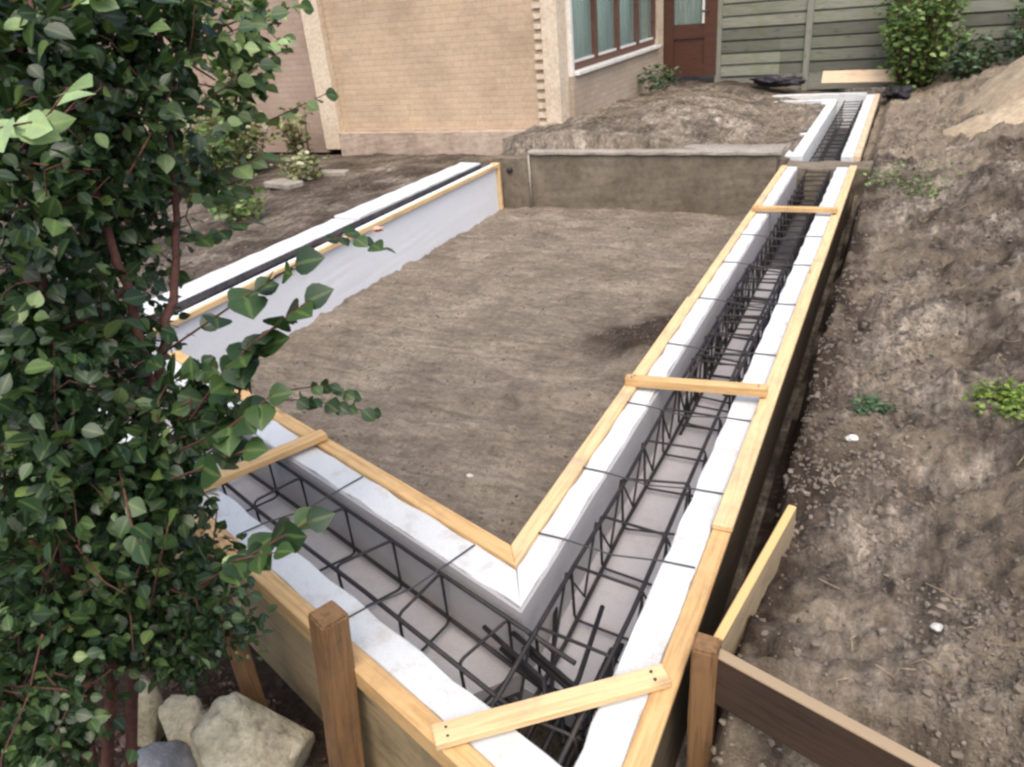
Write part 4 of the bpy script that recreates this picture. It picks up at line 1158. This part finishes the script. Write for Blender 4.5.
for (x, y, z_, r, lab) in [(*on_ground(470, 477)[:2], None, .013, 'tiny white stone in the pit near the inner corner of the formwork'),
                          (*on_ground(852, 441)[:2], None, .017, 'white stone on the soil bank below the dark green weed'),
                          (*on_ground(937, 632)[:2], None, .013, 'white stone on the soil bank above the weathered board'),
                          (-1.33, 1.0, None, .02, 'white stone beside the foot of the brown post')]:
    blob('stone', (x, y, ground_z(x, y) + r * .4), (r * 1.3, r, r * .7), M['stone'], lab, 'stone', int(abs(x * 50)), .35, 3, 'pale stones on the soil')
o = prism('paving_slab', [(-6.4, 6.5), (-5.95, 6.4), (-5.9, 6.6), (-6.3, 6.72)], -0.09, -0.025, 0.1, M['concrete_top'], None, bev=.01)
tag(o, 'pale slab lying on the dark soil beyond the narrow formwork', 'slab')
o = prism('paving_slab', [(-6.2, 7.15), (-5.8, 7.2), (-5.82, 7.34), (-6.2, 7.3)], -0.12, -0.06, 0.1, M['concrete_top'], None, bev=.01)
tag(o, 'second pale slab near the foot of the house plinth behind the first slab', 'slab')

# clods and dry roots scattered over the soil (uncountable)
def clods(n_, sampler, smin, smax, name, mat):
    bm = bmesh.new(); bmesh.ops.create_icosphere(bm, subdivisions=1, radius=1)
    tv = np.array([v.co[:] for v in bm.verts]); tf = np.array([[v.index for v in f.verts] for f in bm.faces]); bm.free()
    P = sampler(n_)
    z_ = terrain_height(P[:, 0], P[:, 1])
    s = smin * (smax / smin) ** (rng.random(len(P)) ** 2.2)
    k = len(tv)
    q = rng.normal(size=(len(P), k, 3)) * .22 + tv[None]
    sc = s[:, None] * rng.uniform(.6, 1.3, (len(P), 3))
    v = q * sc[:, None, :]
    v[:, :, 0] += P[:, 0:1]; v[:, :, 1] += P[:, 1:2]; v[:, :, 2] += (z_ + s * .1)[:, None]
    f = (tf[None] + (np.arange(len(P)) * k)[:, None, None]).reshape(-1, 3)
    o = link(name, np_mesh(v.reshape(-1, 3), f, False), mat)
    return tag(o, None, None, kind='stuff')
def bank_s(n_):
    y = 1.2 + 8.5 * rng.random(n_) ** 1.8
    x = rng.uniform(-0.24, 1.4, n_)
    cl_ = fbm(x * 2.2, y * 2.2, 3, 77)
    k = rng.random(n_) < np.clip(0.42 + 2.8 * cl_, 0.06, 1)
    return np.stack([x, y], -1)[k]
tag(clods(75000, bank_s, .0022, .013, 'soil_clods', M['clod']), 'loose clods of soil strewn over the bank', 'soil')
def pit_s(n_):
    x = rng.uniform(-3.8, -1.02, n_); y = rng.uniform(1.8, 7.4, n_)
    k = ((x - P0[0]) * NN[0] + (y - P0[1]) * NN[1]) > 0.03
    return np.stack([x, y], -1)[k]
tag(clods(9000, pit_s, .0025, .010, 'soil_crumbs', M['clod']), 'small crumbs of soil on the raked floor of the pit', 'soil')
def other_s(n_):
    a = np.stack([rng.uniform(-3.4, -1.05, n_), rng.uniform(7.9, 11.4, n_)], -1)
    b_ = np.stack([rng.uniform(-8, -4.5, n_), rng.uniform(3.0, 8.3, n_)], -1)
    c_ = np.stack([rng.uniform(-2.2, -0.9, n_), rng.uniform(0.55, 1.2, n_)], -1)
    dl = (c_[:, 0] - P0[0]) * NN[0] + (c_[:, 1] - P0[1]) * NN[1]
    return np.concatenate([a, b_])
def mulch_s(n_):
    c_ = np.stack([rng.uniform(-2.2, -0.9, n_), rng.uniform(0.55, 1.3, n_)], -1)
    return c_[((c_[:, 0] - P0[0]) * NN[0] + (c_[:, 1] - P0[1]) * NN[1]) < -.68]
M['mulch'] = simple_noise_mat('dark mulch crumbs', [(0.3, (0.03, 0.018, 0.014)), (0.5, (0.075, 0.048, 0.04)), (0.68, (0.2, 0.15, 0.13))], 16, 0.95, 0.0, 0.001)
tag(clods(1500, mulch_s, .005, .022, 'mulch', M['mulch']), 'dark crumbs of mulch and soil under the shrub', 'soil')
tag(clods(1300, other_s, .005, .018, 'rubble_crumbs', M['clod']), 'crumbs of soil and rubble behind the old wall and under the shrub', 'soil')
paths = []
for k in range(150):
    y = 1.5 + 8 * random.random() ** 1.3; x = random.uniform(-.1, 1.2)
    a = random.uniform(0, math.pi); L = random.uniform(.03, .10)
    pts = []
    for f in (-.5, -.15, .2, .5):
        xx = x + math.cos(a) * L * f + random.uniform(-.01, .01); yy = y + math.sin(a) * L * f + random.uniform(-.01, .01)
        pts.append((xx, yy, ground_z(xx, yy) + .008 + random.uniform(0, .01)))
    paths.append(pts)
for k in range(300):
    y = random.uniform(8, 11); x = random.uniform(-3.3, -1.1)
    a = random.uniform(0, math.pi); L = random.uniform(.08, .3)
    paths.append([(x + math.cos(a) * L * f, y + math.sin(a) * L * f, ground_z(x + math.cos(a) * L * f, y + math.sin(a) * L * f) + .02 + (.04 * (f + .5))) for f in (-.5, 0, .5)])
tag(link('dry_roots', tube_mesh(paths, 0.0016, 4), M['straw']), 'dry roots and straw scattered over the bare soil', 'straw', kind='stuff')
